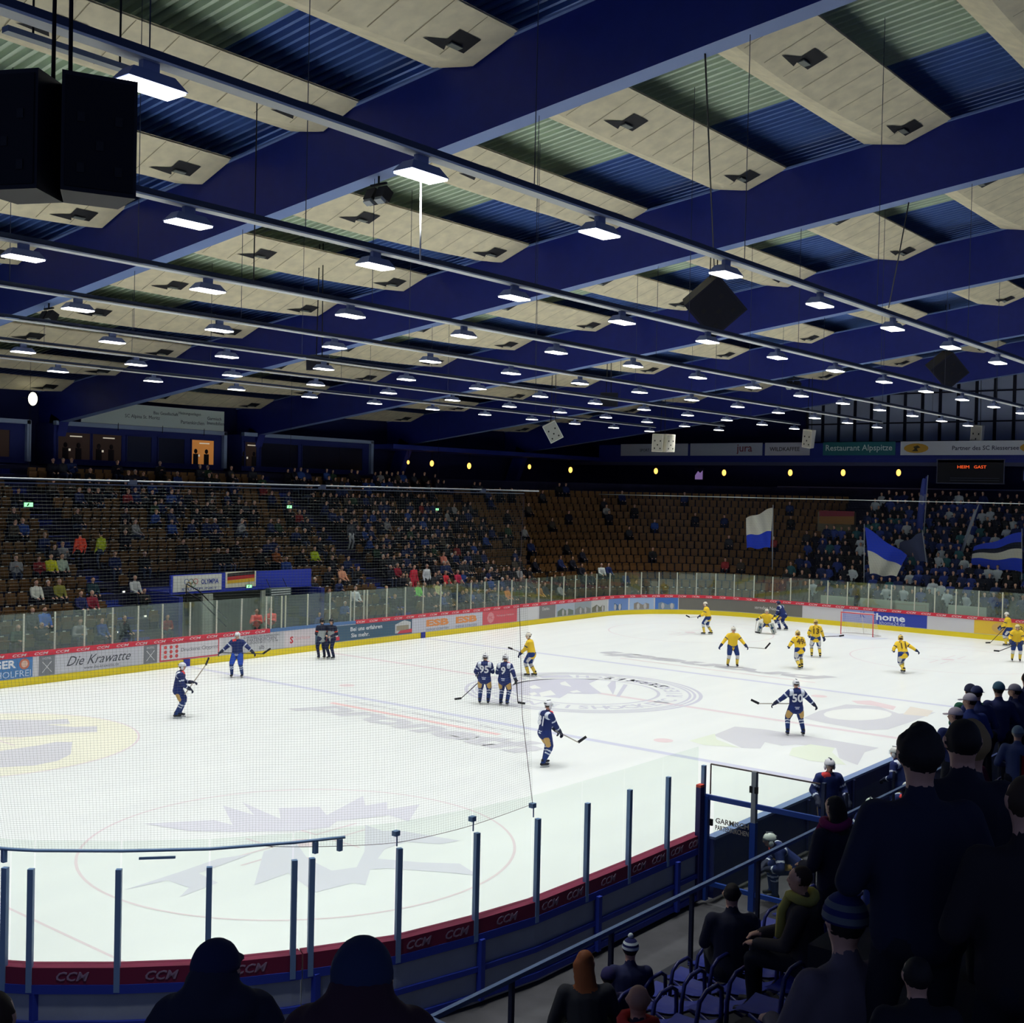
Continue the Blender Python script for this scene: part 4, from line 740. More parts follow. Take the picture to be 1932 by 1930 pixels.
ENDJ = [mat('blue fan jersey', (36, 56, 130), .85), mat('white fan jersey', (190, 200, 204), .85), JM[1], JM[2], JM[0], mat('teal fan jacket', (40, 96, 104), .85)]
crowd = {}
def meshdata(me):
    v = np.empty(len(me.vertices)*3, 'f'); me.vertices.foreach_get('co', v); return v.reshape(-1, 3), [tuple(p.vertices) for p in me.polygons], [p.material_index for p in me.polygons]
LOW = {}
def lowmesh(i):
    if i not in LOW:
        S = skeleton(*((sit, [(.38, .12, .62), (.38, -.12, .62)], .54, .05) if i == 0 else (stand, [(.2, .28, .95), (.3, -.2, 1.15)], .95, .05)))
        LOW[i] = meshdata(figmesh('low', coatbody(S, 1.1, fing=False)+headcaps(S, face=False), dict(jacket=JM[0], trousers=TRS[0], skin=SK, hair=HAIRS[0], shoe=SHOE), .055, 1))
    return LOW[i]
NIND = 235; acc = {}
for k, q in enumerate(occ):
    pos, yaw, i, s, sec, num = q; end = sec == 'end'; yw = yaw+random.uniform(-.35, .35)
    jx = random.choices(range(len(JACK)), JW)[0]
    if end: jm = random.choices(ENDJ, [4, 2, 6, 5, 5, 1])[0]
    else: jm = JM[jx]
    if k < NIND:
        place = {'end': 'of the far terrace', 'corner': 'of the far corner'}.get(sec, sec)
        lab = '%s in %s, place %d, %s row %s' % ('standing fan' if end else 'spectator', jm.name.split('.')[0], num, nth(i+1), place)
        person_copy(random.choice(STD if end else SIT), pos, yw, jm, random.choice(TRS), random.choice(HATS), lab, 'spectators on the far side', random.uniform(.93, 1.05))
    else:
        v, f, mi = lowmesh(1 if end else 0); c, sn = math.cos(yw), math.sin(yw); sc = random.uniform(.93, 1.06)
        key = (JM+ENDJ).index(jm); A = acc.setdefault('v', []); n0 = acc.get('n', 0)
        A.append(np.c_[v[:, 0]*c-v[:, 1]*sn, v[:, 0]*sn+v[:, 1]*c, v[:, 2]]*sc+np.array(pos)); acc.setdefault('f', []).extend([tuple(a+n0 for a in t) for t in f])
        NJ = len(JM)+len(ENDJ); acc.setdefault('m', []).extend([key if m == 0 else (NJ if m == 1 else NJ+1 if m == 2 else NJ+2 if m == 3 else NJ+2) for m in mi]); acc['n'] = n0+len(v)
if acc:
    me = D.meshes.new('crowd'); me.from_pydata(np.concatenate(acc['v']).tolist(), [], acc['f'])
    for m in JM+ENDJ+[TRS[0], SK, HAIRS[0]]: me.materials.append(m)
    me.polygons.foreach_set('material_index', acc['m']); me.polygons.foreach_set('use_smooth', [True]*len(acc['f'])); me.update()
    o = ob('crowd', me); tag(o, 'dense dim crowd filling the upper rows and the far terrace', 'crowd'); o['kind'] = 'stuff'
free = [q for q in SLOTS if q[4] != 'end' and (id(q) not in taken or q[4] == 'x')]
free.sort(key=lambda q: (q[0]-CAMP).length+1.5*q[2])
for k, q in enumerate(free[:285]):
    o = ob('stadium_seat', seat_me); o.location = q[0]+Vector((0, 0, 0)); o.rotation_euler = (0, 0, q[1]+PI)
    tag(o, 'empty tan folding seat, number %d in the %s row %s' % (q[5], nth(q[2]+1), 'of the far corner' if q[4] == 'corner' else q[4]), 'seat', 'tan seats of the far stand')
m = MB(); V = sl.v
for q in free[285:]:
    c, sn = math.cos(q[1]+PI), math.sin(q[1]+PI); p = q[0]; n0 = len(m.v)
    m.v += [(x*c-y*sn+p.x, x*sn+y*c+p.y, z+p.z) for x, y, z in V]; m.f += [tuple(a+n0 for a in f) for f in sl.f]; m.m += sl.m; m.sm += sl.sm
o = m.build('seating', [SEATC, SEATF]); tag(o, 'rows of further tan seats high in the far stand and corner', 'seating'); o['kind'] = 'stuff'
# stewards
person_copy(STD[0], (-7.4, 15+D0+DR*6+.4, rowz(6)), PI/2, mat('orange safety vest', (240, 76, 50), .7), TRS[2], HAIRS[1], 'steward in orange safety vest standing on the left stairs', cat='steward')
person_copy(STD[0], (-6.35, 15+D0+DR*6+.4, rowz(6)), PI/2+.3, mat('yellow rain jacket', (176, 190, 30), .7), TRS[1], HAIRS[1], 'person in yellow green jacket standing right of the orange vest on the stairs')
person_copy(STD[1], (-1.88, 17.0, .15), -PI/2-.6, mat('coral steward jacket', (238, 84, 76), .7), TRS[2], HAIRS[0], 'left steward in coral jacket at the tunnel mouth behind the glass', cat='steward')
person_copy(STD[1], (-.95, 17.1, .15), -PI/2-1.0, mat('coral steward jacket', (238, 84, 76), .7), TRS[2], HAIRS[1], 'right steward in coral jacket with crossed arms at the tunnel mouth', cat='steward')
person_copy(STD[0], (1.55, 16.6, .05), -PI/2, JM[4], TRS[2], HAIRS[0], 'person in blue jacket low behind the glass right of the tunnel', sc=.85)

# ------------------------------------------------------------------ tunnel signs
def sign(name, label, cat, M, w, h, rgb, dep=.04):
    r = thing(name, label, cat, M.translation); m = MB(); R3 = M.to_3x3(); m.box(R3 @ Vector((0, 0, -dep/2)), (w, h, dep), 0, R3); m.build('board', mat('sign %d %d %d' % rgb, rgb, .6), r); r['dummy'] = 0; del r['dummy']; L = M.copy(); L.translation = (0, 0, 0); return r, L
def sgtext(r, L, body, x, y, rgb, w=None, h=None, bold=0, emit=0):
    m = MB(); text(m, body, L @ Matrix.Translation((x, y, .004)), w=w, h=h, bold=bold); return m.build('lettering', mat('sign text %d %d %d %s' % (*rgb, emit), rgb, .6, emit=emit), r)
def sgpoly(r, L, pts, rgb, name='emblem', z=.003, emit=0):
    m = MB(); m.prism(pts, z, z+.003, 0, L); return m.build(name, mat('sign shape %d %d %d %s' % (*rgb, emit), rgb, .6, emit=emit), r)
FY = 18.2
r, L = sign('sign', 'white sign with five rings and blue letters on the tunnel fascia', 'sign', frame((-4.25, FY, 3.1), (1, 0, 0), (0, 0, 1)), 2.6, .72, (214, 216, 206))
for i, c in enumerate(((40, 90, 170), (60, 60, 60), (190, 50, 60), (206, 170, 60), (50, 130, 80))):
    m = MB(); x = (-.6+.24*i) if i < 3 else (-.48+.24*(i-3)); y = .08 if i < 3 else -.05; n = 20
    vs = [L @ Vector((x+q*math.cos(2*PI*j/n), y+q*math.sin(2*PI*j/n), .005+.001*i)) for j in range(n) for q in (.1, .125)]
    m.add(vs, [(2*j, 2*j+1, (2*j+3) % (2*n), (2*j+2) % (2*n)) for j in range(n)]); m.build('ring', mat('ring %d' % i, c, .6), r)
sgtext(r, L, 'OLYMPIA', .65, .05, (46, 66, 150), w=.95, h=.22, bold=.02); sgtext(r, L, 'STÜTZPUNKT', .1, -.25, (46, 66, 150), w=1.9, h=.12)
r, L = sign('sign', 'white sign with black, red and gold stripes on the tunnel fascia', 'sign', frame((-1.85, FY, 3.16), (1, 0, 0), (0, 0, 1)), 1.75, .72, (220, 216, 190))
for k, c in enumerate(((36, 30, 34), (176, 40, 44), (220, 176, 50))): sgpoly(r, L, [(-.78, .14-.16*k), (.78, .2-.16*k), (.78, .36-.16*k), (-.78, .3-.16*k)], c, 'stripe')
GREENE = (150, 240, 170)
for lab, p, w in (('lit green exit sign under the tunnel fascia', (-1.45, FY-.1, 2.82), .34), ('lit green exit sign above the left stairs', (-9.4, 23.5, 6.45), .46), ('lit green exit sign above the right stairs', (5.4, 23.4, 6.42), .36), ('lit green exit sign high in the right stand', (16.95, 23.2, 6.32), .3), ('lit green exit sign above the terrace entrance', (39.5, 7.3, 5.3), .5)):
    dr = (0, -1, 0) if p[0] > 40 else (1, 0, 0); r, L = sign('exit_sign', lab, 'exit sign', frame(p, dr, (0, 0, 1)), w, w*.5, (20, 90, 40)); sgpoly(r, L, [(-w*.45, -w*.2), (w*.45, -w*.2), (w*.45, w*.2), (-w*.45, w*.2)], GREENE, 'lit_panel', .002, 1.6)
    sgpoly(r, L, [(-w*.2, -w*.14), (-w*.05, -w*.14), (w*.1, w*.12), (-w*.05, w*.14)], (20, 90, 50), 'running_figure', .007); m = MB(); m.tube([(0, 0, w*.25), (0, 0, (yb(p[1])+2.4-p[2]) if 6 < p[2] and p[0] < 40 else .3)], .008, 5); m.build('hanger', DARK, r)
r = thing('grille', 'grey slatted heater grille hanging under the tunnel fascia', 'heater', (-.2, 17.5, 2.55)); m = MB(); m.box((0, 0, 0), (1.3, .3, .36)); m.build('housing', mat('grille housing', (70, 84, 84), .6), r)
for k in range(3): m = MB(); m.box((0, -.17, -.11+.11*k), (1.15, .04, .05)); m.build('slat', mat('pale slat', (190, 200, 196), .5), r)
m = MB(); m.bar((-.5, 0, .2), (-.5, .3, .6), .02, .02); m.bar((.5, 0, .2), (.5, .3, .6), .02, .02); m.build('bracket', DARK, r)
r = thing('handrail', 'dark sloping handrail in front of the tunnel signs', 'handrail', (-5.0, 17.4, 0))
for z0 in (3.1, 2.75): m = MB(); m.tube([(.0, .6, z0), (.5, .4, z0-.3), (1.6, -.2, z0-1.6)], .03, 6); m.build('bar', DARK, r)
m = MB(); m.tube([(0, .6, 3.1), (0, .6, 2.3)], .03, 6); m.build('post', DARK, r)
# small bright step lamps of the stairs
for k, (x, row) in enumerate(((-8.35, 1), (-8.2, 3), (-8.15, 5), (-6.45, 2), (-6.5, 4), (-9.2, 8), (8.1, 6), (10.0, 6))):
    d = 15+D0+DR*row; r = thing('step_lamp', 'small bright step lamp beside the %s stairs at the %s row' % ('left' if x < 0 else 'right', nth(row+1)), 'step lamp', (x, d-.05, rowz(row)+.05), 0, 'step lamps'); m = MB(); m.box((0, 0, .06), (.14, .08, .1)); m.build('body', GREYM, r); m = MB(); m.box((0, -.05, .07), (.1, .02, .06)); m.build('lens', mat('step lamp glow', (255, 250, 230), .5, emit=1.6), r)

# ------------------------------------------------------------------ boxes behind the far stand
WF = mat('pale steel frame', (150, 168, 196), .5); BW_ = mat('box wall blue', (34, 44, 110), .8); PANE = mat('dim box interior', (66, 48, 40), .6, emit=.10); PANEL_ = mat('lit box interior', (214, 140, 70), .6, emit=.35); PANED = mat('dark box pane', (20, 22, 40), .15)
def vipbox(x0, x1, ztop, wins, label):
    r = thing('spectator_box', label, 'spectator box', ((x0+x1)/2, 31.6, 8.4)); cx = (x1-x0)/2; h = ztop-8.4
    m = MB(); m.box((0, .9, h/2), (x1-x0, 1.8, h)); m.build('wall', BW_, r)
    m = MB(); m.box((0, -.08, h+.02), (x1-x0, .3, .22)); m.build('roof_edge', WF, r); m = MB(); m.box((cx-.08, -.1, h/2+.1), (.22, .26, h)); m.build('frame_post', WF, r)
    for a, b, kind in wins:
        w = MB(); c = (a+b)/2-(x0+x1)/2; z0, z1 = .3, h-.45; w.box((c, -.02, z1+.03), (b-a+.1, .08, .06)); w.box((c, -.02, z0-.03), (b-a+.1, .08, .06)); [w.box((c+s*(b-a)/2, -.02, (z0+z1)/2), (.06, .08, z1-z0)) for s in (-1, 1)]
        f = w.build('window', BW_, r); g = MB(); g.box((c, -.01, (z0+z1)/2), (b-a-.04, .03, z1-z0)); g.build('pane', kind, f)
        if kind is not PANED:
            g = MB(); g.box((c+.1, -.035, z1-.18), (.7, .02, .06)); g.box((c-.3, -.035, z0+.5), (.18, .02, .12)); g.build('pane_reflection', mat('window reflection', (220, 210, 190), .5, emit=.5), f)  # glowing bars set on the pane as a painted reflection
            for dx in (-.5, .25): g = MB(); g.ball((c+dx, -.04, z0+.75), (.12, .02, .14)); g.box((c+dx, -.04, z0+.3), (.34, .02, .6)); g.build('person_inside', mat('dark figure behind glass', (30, 22, 26), .8), f)
    return r
vipbox(-3.6, 7.3, 10.55, [(-3.4, -1.5, PANE), (-1.4, .4, PANE), (.7, 2.3, PANED), (2.7, 4.5, PANED), (4.95, 6.55, PANEL_)], 'blue spectator box with five windows, rightmost window lit orange')
vipbox(8.6, 19.4, 10.6, [(8.8, 9.7, PANE), (10.0, 13.0, PANED), (13.3, 18.6, PANED)], 'dark spectator box right of the lit one, with a pale frame')
vipbox(-16.5, -5.0, 10.5, [(-16.0, -9.5, PANED), (-9.0, -6.0, PANE)], 'dark spectator box at the far left edge')
r, L = sign('banner', 'long pale sponsor banner with dark lettering above the lit spectator box', 'banner', frame((2.2, 31.0, 11.25), (1, 0, 0), (0, 0, 1)), 9.2, 1.15, (206, 220, 214))
for t, x, y, w in (('SC Alpina St. Moritz', -.9, -.1, 2.2), ('Bau Gesellschaft', .6, .2, 1.6), ('Heizungsanlagen', 2.2, .28, 1.5), ('Partenkirchen', 2.4, -.2, 1.6), ('Garmisch', 3.9, .12, 1.0), ('Immobilien', 4.0, -.15, 1.2)): sgtext(r, L, t, x, y, (60, 72, 84), w=w)
for x in (-2.4, 0.4, 3.2, 5.8): m = MB(); m.tube([L @ Vector((x, -.9, 0)), L @ Vector((x, -.5, 0))], .02, 5); m.build('bracket', DARK, r)
# round wall lamp
r = thing('wall_lamp', 'round white glowing lamp high on the left wall', 'lamp', (-5.51, 30.3, 11.63)); m = MB(); m.ball((0, 0, 0), (.22, .22, .34)); m.build('globe', mat('globe glow', (255, 252, 226), .4, emit=2.2), r); m = MB(); m.tube([(0, 0, 0), (0, 1.0, .1)], .03, 6); m.build('arm', DARK, r)
ORG = mat('orange lantern glow', (255, 190, 90), .4, emit=2.2)
def lantern(lab, p, k=1.0):
    r = thing('lantern', lab, 'lantern', p, 0, 'warm lanterns'); m = MB(); m.ball((0, 0, -.02), (.16*k, .16*k, .24*k), 0, 12, 7); m.build('globe', ORG, r); m = MB(); m.tube([(0, 0, .2*k), (0, 0, 10.2-p[2])], .015, 5); m.box((0, 0, .24*k), (.2*k, .2*k, .06)); m.build('stem', DARK, r)
for i, (y, z) in enumerate(((37.7, 9.69), (31.12, 9.54), (24.64, 9.45), (18.5, 9.36), (13, 9.40), (8.9, 9.43), (4.85, 9.46))): 
    if y < 28: lantern('warm orange lantern under the end gallery, %s from the right' % nth(7-i), (44.35, y, z))
for i, (x, y, z) in enumerate(((22.3, 30.9, 9.4), (24.7, 30.9, 9.4), (28.6, 30.8, 9.35), (35.5, 30.6, 9.5), (40.5, 30.3, 9.4))): lantern('warm orange lantern on the upper corner walkway, %s from the left' % nth(i+1), (x, y, z), (.6, .9, .95, .8, 1.0)[i])
# end gallery banners
BN = [(27.9, 21.5, (196, 200, 214), [('SPORT HÖRMANN', 0, 2.6)], None), (21.4, 15.1, (190, 196, 212), [('jura', -1.6, 1.3)], (130, 60, 76)), (15.0, 11.3, (200, 200, 212), [('WILDKAFFEE', .2, 2.4)], (60, 56, 64)), (10.4, 4.95, (40, 110, 120), [('Restaurant Alpspitze', 0, 4.9)], (220, 236, 230)), (4.7, -12, (226, 230, 236), [('Partner des SC Riessersee', 2.6, 4.3)], (60, 66, 90))]
for i, (ya, yb2, rgb, ts, tc) in enumerate(BN):
    r, L = sign('banner', ['pale sponsor banner at the left end of the end gallery', 'grey banner with red jura lettering on the end gallery', 'pale banner reading WILDKAFFEE on the end gallery', 'dark green banner reading Restaurant Alpspitze', 'white banner with orange ovals reading Partner des SC'][i], 'banner', frame((44.03, (ya+yb2)/2, 11.12), (0, -1, 0), (0, 0, 1)), ya-yb2-.12, .95, rgb)
    for t, x, w in ts: sgtext(r, L, t, x*(-1 if i < 4 else -1), .0, tc or (80, 86, 100), w=w, bold=.01)
    if i == 4:
        for x in (-7.2, -.15+.6): sgpoly(r, L, disc(.85, 18, x, 0, .33), (206, 160, 60), 'oval'); sgpoly(r, L, [(x-.3, -.2), (x-.1, -.05), (x-.2, .1), (x+.1, .2), (x+.3, .05), (x+.05, -.02), (x+.15, -.2)], (70, 60, 40), 'emblem', .008)
# scoreboard and screens
r, L = sign('scoreboard', 'dark scoreboard with orange segment letters under the end gallery', 'scoreboard', frame((44.1, -.1, 9.55), (0, -1, 0), (0, 0, 1)), 4.4, 1.6, (18, 18, 30))
sgtext(r, L, 'HEIM', -.45, .3, (255, 96, 40), w=.78, h=.2, emit=.9); sgtext(r, L, 'GAST', .65, .3, (255, 96, 40), w=.8, h=.2, emit=.9)
m = MB(); [m.box(L @ Vector(c), (.06, s[0], s[1])) for c, s in (((0, .8, .0), (4.5, .06)), ((0, -.8, 0), (4.5, .06)), ((-2.2, 0, 0), (.06, 1.6)), ((2.2, 0, 0), (.06, 1.6)))]; m.build('frame', mat('scoreboard frame', (84, 90, 120), .6), r)
for z in (-.45, -.6): m = MB(); m.box(L @ Vector((.3, z, .0)), (.06, 3.2, .03)); m.build('line', mat('scoreboard line', (70, 76, 100), .6), r)
r, L = sign('screen', 'small bluish lit picture screen under the end gallery', 'screen', frame((44.2, 20.6, 9.2), (0, -1, 0), (0, 0, 1)), .8, .95, (40, 34, 70)); m = MB(); m.tube([(0, 0, .4), (0, 0, .95)], .03, 5); m.build('bracket', DARK, r); sgpoly(r, L, [(-.35, -.4), (.32, -.4), (.32, .3), (.1, .1), (-.1, .25), (-.35, -.1)], (150, 120, 180), 'lit_picture', .004, .5)
r, L = sign('screen', 'small lit screen at the right edge beside the scoreboard', 'screen', frame((44.2, -4.2, 9.3), (0, -1, 0), (0, 0, 1)), 1.6, .8, (20, 22, 44)); m = MB(); m.tube([(0, 0, .4), (0, 0, .85)], .03, 5); m.build('bracket', DARK, r); sgpoly(r, L, [(-.7, -.3), (.7, -.3), (.7, .3), (-.7, .3)], (80, 96, 170), 'lit_picture', .004, .25)
# striped flag cloth on the terrace wall
r, L = sign('banner', 'dim red over gold cloth banner hung on the terrace wall', 'banner', frame((39.5, 7.2, 6.25), (0, -1, 0), (0, 0, 1)), 2.5, .9, (140, 100, 50)); sgpoly(r, L, [(-1.25, .05), (1.25, .12), (1.25, .45), (-1.25, .45)], (130, 44, 60), 'red_stripe')
m = MB(); m.box((40.0, 7.4, 5.2), (.8, 2.4, 2.8)); o = m.build('doorway', mat('dim doorway', (120, 112, 90), .8)); struct(o)
# flags waved in the far terrace
def flag(label, pole, grid, bands, name='flag'):
    K = .925; pole = [tuple(CAMP+(Vector(p)-CAMP)*K) for p in pole]; grid = [tuple(CAMP+(Vector(p)-CAMP)*K) for p in grid]
    r = thing(name, label, 'flag', pole[0]); b = Vector(pole[0]); m = MB(); m.tube([Vector(p)-b for p in pole], .03, 6); m.build('pole', mat('flag pole', (170, 176, 180), .5), r)
    A, B, Cc, Dd = [Vector(v)-b for v in grid]; n, k = 14, 12; m = MB(); vs = []; fs = []; mi = []
    for i in range(n+1):
        for j in range(k+1):
            u, v = i/n, j/k; p = A.lerp(B, u).lerp(Dd.lerp(Cc, u), v); w = .16*math.sin(u*7+v*3)*min(1, u*3); vs.append(p+Vector((w, w*.6, .06*math.sin(u*9))))
    for i in range(n):
        for j in range(k): fs.append((i*(k+1)+j, (i+1)*(k+1)+j, (i+1)*(k+1)+j+1, i*(k+1)+j+1)); mi.append(next(t for t, (a, b2) in enumerate(bands) if j/k < b2))
    m.add(vs, fs, 0, True); m.m = mi; m.build('cloth', [mat('flag %d %d %d' % c, c, .9) for c, _ in bands], r)
WH, BL_ = (206, 206, 192), (34, 62, 190)
flag('white over blue flag waved left of the terrace', [(38.7, 11.45, 2.5), (38.66, 11.5, 7.0)], [(38.66, 11.5, 6.8), (38.2, 13.3, 6.0), (38.2, 13.2, 3.9), (38.6, 11.6, 4.0)], [(WH, .56), (BL_, 1.01)])
flag('big blue over white flag waved in the middle of the terrace', [(39.0, 4.95, 2.0), (38.9, 5.0, 5.9)], [(38.91, 4.95, 5.7), (39.6, 2.3, 3.9), (39.3, 2.9, 2.5), (39.1, 4.6, 2.6)], [(BL_, .5), (WH, 1.01)])
flag('grey blue flag partly behind the big blue and white one', [(41.5, 1.5, 2.0), (41.3, 2.0, 5.6)], [(41.3, 2.0, 5.4), (42.5, 3.9, 4.6), (42.3, 3.9, 3.6), (41.5, 1.6, 3.4)], [((74, 84, 122), 1.01)])
flag('wide blue, black and white flag at the right edge of the terrace', [(40.5, -4.6, 2.0), (40.9, -4.4, 5.9)], [(40.9, -4.4, 5.7), (42.0, -1.2, 4.6), (41.9, -1.0, 3.4), (40.5, -4.6, 3.2)], [(BL_, .2), ((26, 30, 50), .4), (WH, .66), (BL_, 1.01)])
flag('tall furled blue and white flag on a long pole', [(45.0, 3.3, 3.0), (45.2, 3.1, 9.3)], [(45.2, 3.1, 9.2), (45.3, 3.5, 9.0), (45.0, 3.8, 5.6), (45.0, 3.3, 5.4)], [((70, 86, 170), .3), ((130, 140, 176), .5), ((60, 78, 160), 1.01)])
flag('thin furled pale flag near the right edge of the terrace', [(43.0, .2, 3.0), (43.6, -.9, 7.4)], [(43.6, -.9, 7.3), (43.7, -.6, 6.9), (43.3, .1, 4.2), (43.2, -.1, 4.2)], [((150, 160, 180), 1.01)])
for i, (y, z) in enumerate(((3.5, 1.35), (1.0, 1.35), (-1.0, 1.35), (-4.2, 1.35))): m = MB(); m.box((31.4, y, z), (.08, 2.1, .55)); o = m.build('banner', mat('pale cloth banner', (176, 190, 170), .9)); tag(o, 'pale cloth banner hung behind the end glass, %s from the left' % nth(i+1), 'banner')
# ------------------------------------------------------------------ things hanging under the roof
def speakerbox(lab, loc, size, rot, rgb=(24, 26, 44), name='loudspeaker', double=False, drop=2.0):
    r = thing(name, lab, 'loudspeaker', loc); R3 = Matrix.Rotation(rot[2], 3, 'Z') @ Matrix.Rotation(rot[1], 3, 'Y') @ Matrix.Rotation(rot[0], 3, 'X')
    col = mat('speaker cabinet %d' % rgb[0], rgb, .6); fr = mat('speaker front %d' % rgb[0], tuple(int(v*.75) for v in rgb), .8)
    for q in ((-1, 1) if double else (0,)):
        R4 = R3 @ Matrix.Rotation(q*.35, 3, 'Z'); off = R3 @ Vector((0, q*size[1]*.47, 0)); m = MB(); x, y, z = (v/2 for v in size)
        vs = [Vector(v) for v in ((-x*.75, -y*.75, -z), (x, -y, -z), (x, y, -z), (-x*.75, y*.75, -z), (-x, -y*.8, z), (x, -y, z), (x, y, z), (-x, y*.8, z))]
        m.add([R4 @ v+off for v in vs], [(3, 2, 1, 0), (4, 5, 6, 7), (0, 1, 5, 4), (1, 2, 6, 5), (2, 3, 7, 6), (3, 0, 4, 7)]); m.build('cabinet', col, r)
        m = MB(); m.box(off+R4 @ Vector((x+.005, 0, 0)), (.02, size[1]*.9, size[2]*.92), 0, R4)
        for a, b in ((.5, .25), (-.5, .25), (0, -.2), (.5, -.6), (-.5, -.6)): m.box(off+R4 @ Vector((x+.015, a*y, b*z)), (.02, size[1]*.1, size[2]*.08), 1, R4)
        m.build('grille', [fr, DARK], r)
    m = MB(); top = size[2]*.45; drop = yb(loc[1])+DECKOFF-loc[2]-top
    for q in (-.15, .15): m.tube([(0, q, top), (0, q*.6, top+drop)], .02, 5)
    m.build('hanger', DARK, r); return r
big = speakerbox('large black loudspeaker pair hanging at the upper left', (-30.62, -15.5, 10.66), (.6, .66, 1.08), (0, .0, YAW+PI+.12), (16, 17, 28), double=True, drop=6.0)
t = thing('cable_tray', 'pale steel channel above the big black loudspeaker', 'channel', (-29.75, -14.3, 12.0)); m = MB(); m.box((0, 0, 0), (1.6, .12, .06)); m.build('channel_bar', GREYM, t); m = MB(); m.tube([(-.5, 0, 0), (-.5, 0, 4.1)], .012, 5); m.build('rod', DARK, t); m = MB(); m.tube([(.5, 0, 0), (.5, 0, 4.1)], .012, 5); m.build('rod', DARK, t)
speakerbox('black diamond shaped loudspeaker tilted under the roof, right of centre', (-1.14, -5.82, 13.95), (1.3, 1.5, 1.5), (.75, .25, YAW+PI), drop=2.3)
speakerbox('dark tilted loudspeaker near the right edge under the roof', (24.02, -5.15, 14.2), (1.2, 1.4, 1.4), (.75, .25, YAW+PI), drop=2.0)
speakerbox('small black loudspeaker beside a lamp row at the left middle', (-8.16, 6.05, 11.94), (.7, .8, .5), (0, .2, YAW+PI), drop=2.5)
speakerbox('dark square loudspeaker between the far lamp rows', (13.24, 8.17, 12.3), (.8, .9, .7), (0, .1, YAW+PI), drop=2.0)
speakerbox('tilted pale perforated loudspeaker, leftmost of the white ones', (13.07, 11.54, 10.7), (.5, .75, 1.0), (.5, .1, YAW+PI), (200, 204, 196), drop=3.0)
speakerbox('white twin loudspeaker cluster facing us in the middle distance', (23.56, 11.26, 10.6), (.6, .65, 1.05), (0, .1, YAW+PI+.2), (236, 232, 216), double=True, drop=3.0)
speakerbox('white slim loudspeaker before the restaurant banner', (33.71, 6.65, 11.3), (.5, .7, 1.15), (-.15, .1, YAW+PI-.9), (240, 236, 224), drop=2.5)
speakerbox('white slim loudspeaker at the far right above the banners', (44.4, -.45, 11.9), (.5, .8, 1.5), (-.1, .1, YAW+PI-.9), (240, 236, 224), drop=2.0)
def flood(lab, loc, s=1.0):
    r = thing('floodlight', lab, 'floodlight', loc); m = MB(); m.box((0, 0, .3*s), (.06*s, .6*s, .06*s)); m.tube([(0, 0, .3*s), (0, 0, yb(loc[1])-loc[2])], .03*s, 5); m.build('bracket', DARK, r)
    for q in (-.2, .22): m = MB(); m.box((0, q*s, 0), (.3*s, .32*s, .34*s), 0, Matrix.Rotation(.5, 3, 'Y')); m.box((-.1*s, q*s, -.1*s), (.18*s, .26*s, .26*s), 1, Matrix.Rotation(.5, 3, 'Y')); m.build('head', [DARK, GREYM], r)
flood('spotlight pair under the nearest beam, left of the second lamp', (-16.3, -5.1, 14.6), .9)
flood('dark spotlight pair under the beam at the left edge', (-16.3, 9.9, 12.8), .9); flood('dark spotlight far right of centre below a beam', (23.0, 2.7, 13.65), 1.0)
# long hanging wires and rods
for lab, a, b, rad, c in (('long dark cable hanging from the nearest beam to the diamond loudspeaker', (-16.2, -14.0, 16.14), (-1.2, -5.9, 14.8), .02, DARK), ('pale rod hanging below the second lamp of the nearest row', (-25.22, -15.0, 11.6), (-25.2, -15.0, 10.5), .012, WHITE), ('dark cable hanging at the right from the second beam', (-3.1, -13.2, 16.03), (2.5, -10.5, 14.0), .02, DARK), ('thin dark rod left of the spotlight pair under the beam', (-19.0, -3.8, 17.3), (-19.0, -3.8, 12.2), .015, DARK)):
    t = thing('cable', lab, 'cable', a); m = MB(); d = Vector(b)-Vector(a); m.tube([(0, 0, 0), d*.5+Vector((0, 0, -.05)), d], rad, 5); m.build('strand', c, t)

# ------------------------------------------------------------------ near stand
NSTEP = mat('near stand concrete', (40, 40, 46), .9, noise=.15, scale=2)
def nfl(i): return 1.37+.42*i if i < 5 else 4.35+.42*(i-5)
for i in range(10):
    y0 = -18.3-.8*i; m = MB(); x0 = -28.2 if i < 5 else (-28.8 if i == 5 else -32.2); z1 = nfl(i); m.box(((x0+32)/2, y0-.4 if i < 9 else y0-4, z1/2), (32-x0, .8 if i < 9 else 8, z1)); struct(m.build('terrace_step', NSTEP))
m = MB(); m.box((2, -17.95, .63), (60.4, .3, 1.26)); struct(m.build('wall_front', mat('dark stand front wall', (44, 46, 54), .9)))
for k, (d, z) in enumerate(((2.6, 4.25), (3.9, 3.85), (5.1, 3.4))):   # corner block in front of the camera, rows face the corner of the rink
    c = Vector((-36.55, -25.8, 0))+Vector((.62, .78, 0))*d; m = MB(); m.box((c.x-1.0, c.y+.6, z/2), (1.25, 6.0, z), 0, Matrix.Rotation(math.atan2(.78, .62), 3, 'Z')); struct(m.build('terrace_step', NSTEP))
hr = thing('handrail', 'grey blue handrail along the front of the near stand', 'handrail', (-28.0, -18.0, 1.26)); HRM = mat('grey blue handrail', (84, 104, 140), .45, metal=.2); HRD = mat('dark rail post', (34, 38, 60), .6)
m = MB(); m.bar((0, 0, 1.0), (46, 0, 1.0), .055, .05); m.build('top_rail', HRM, hr)
m = MB(); m.bar((0, 0, 1.0), (-.1, -1.2, 1.0), .055, .05); m.build('top_rail', HRM, hr)
for k in range(24): m = MB(); m.box((1.3+1.9*k, 0, .5), (.05, .05, 1.0)); m.build('post', HRD, hr)
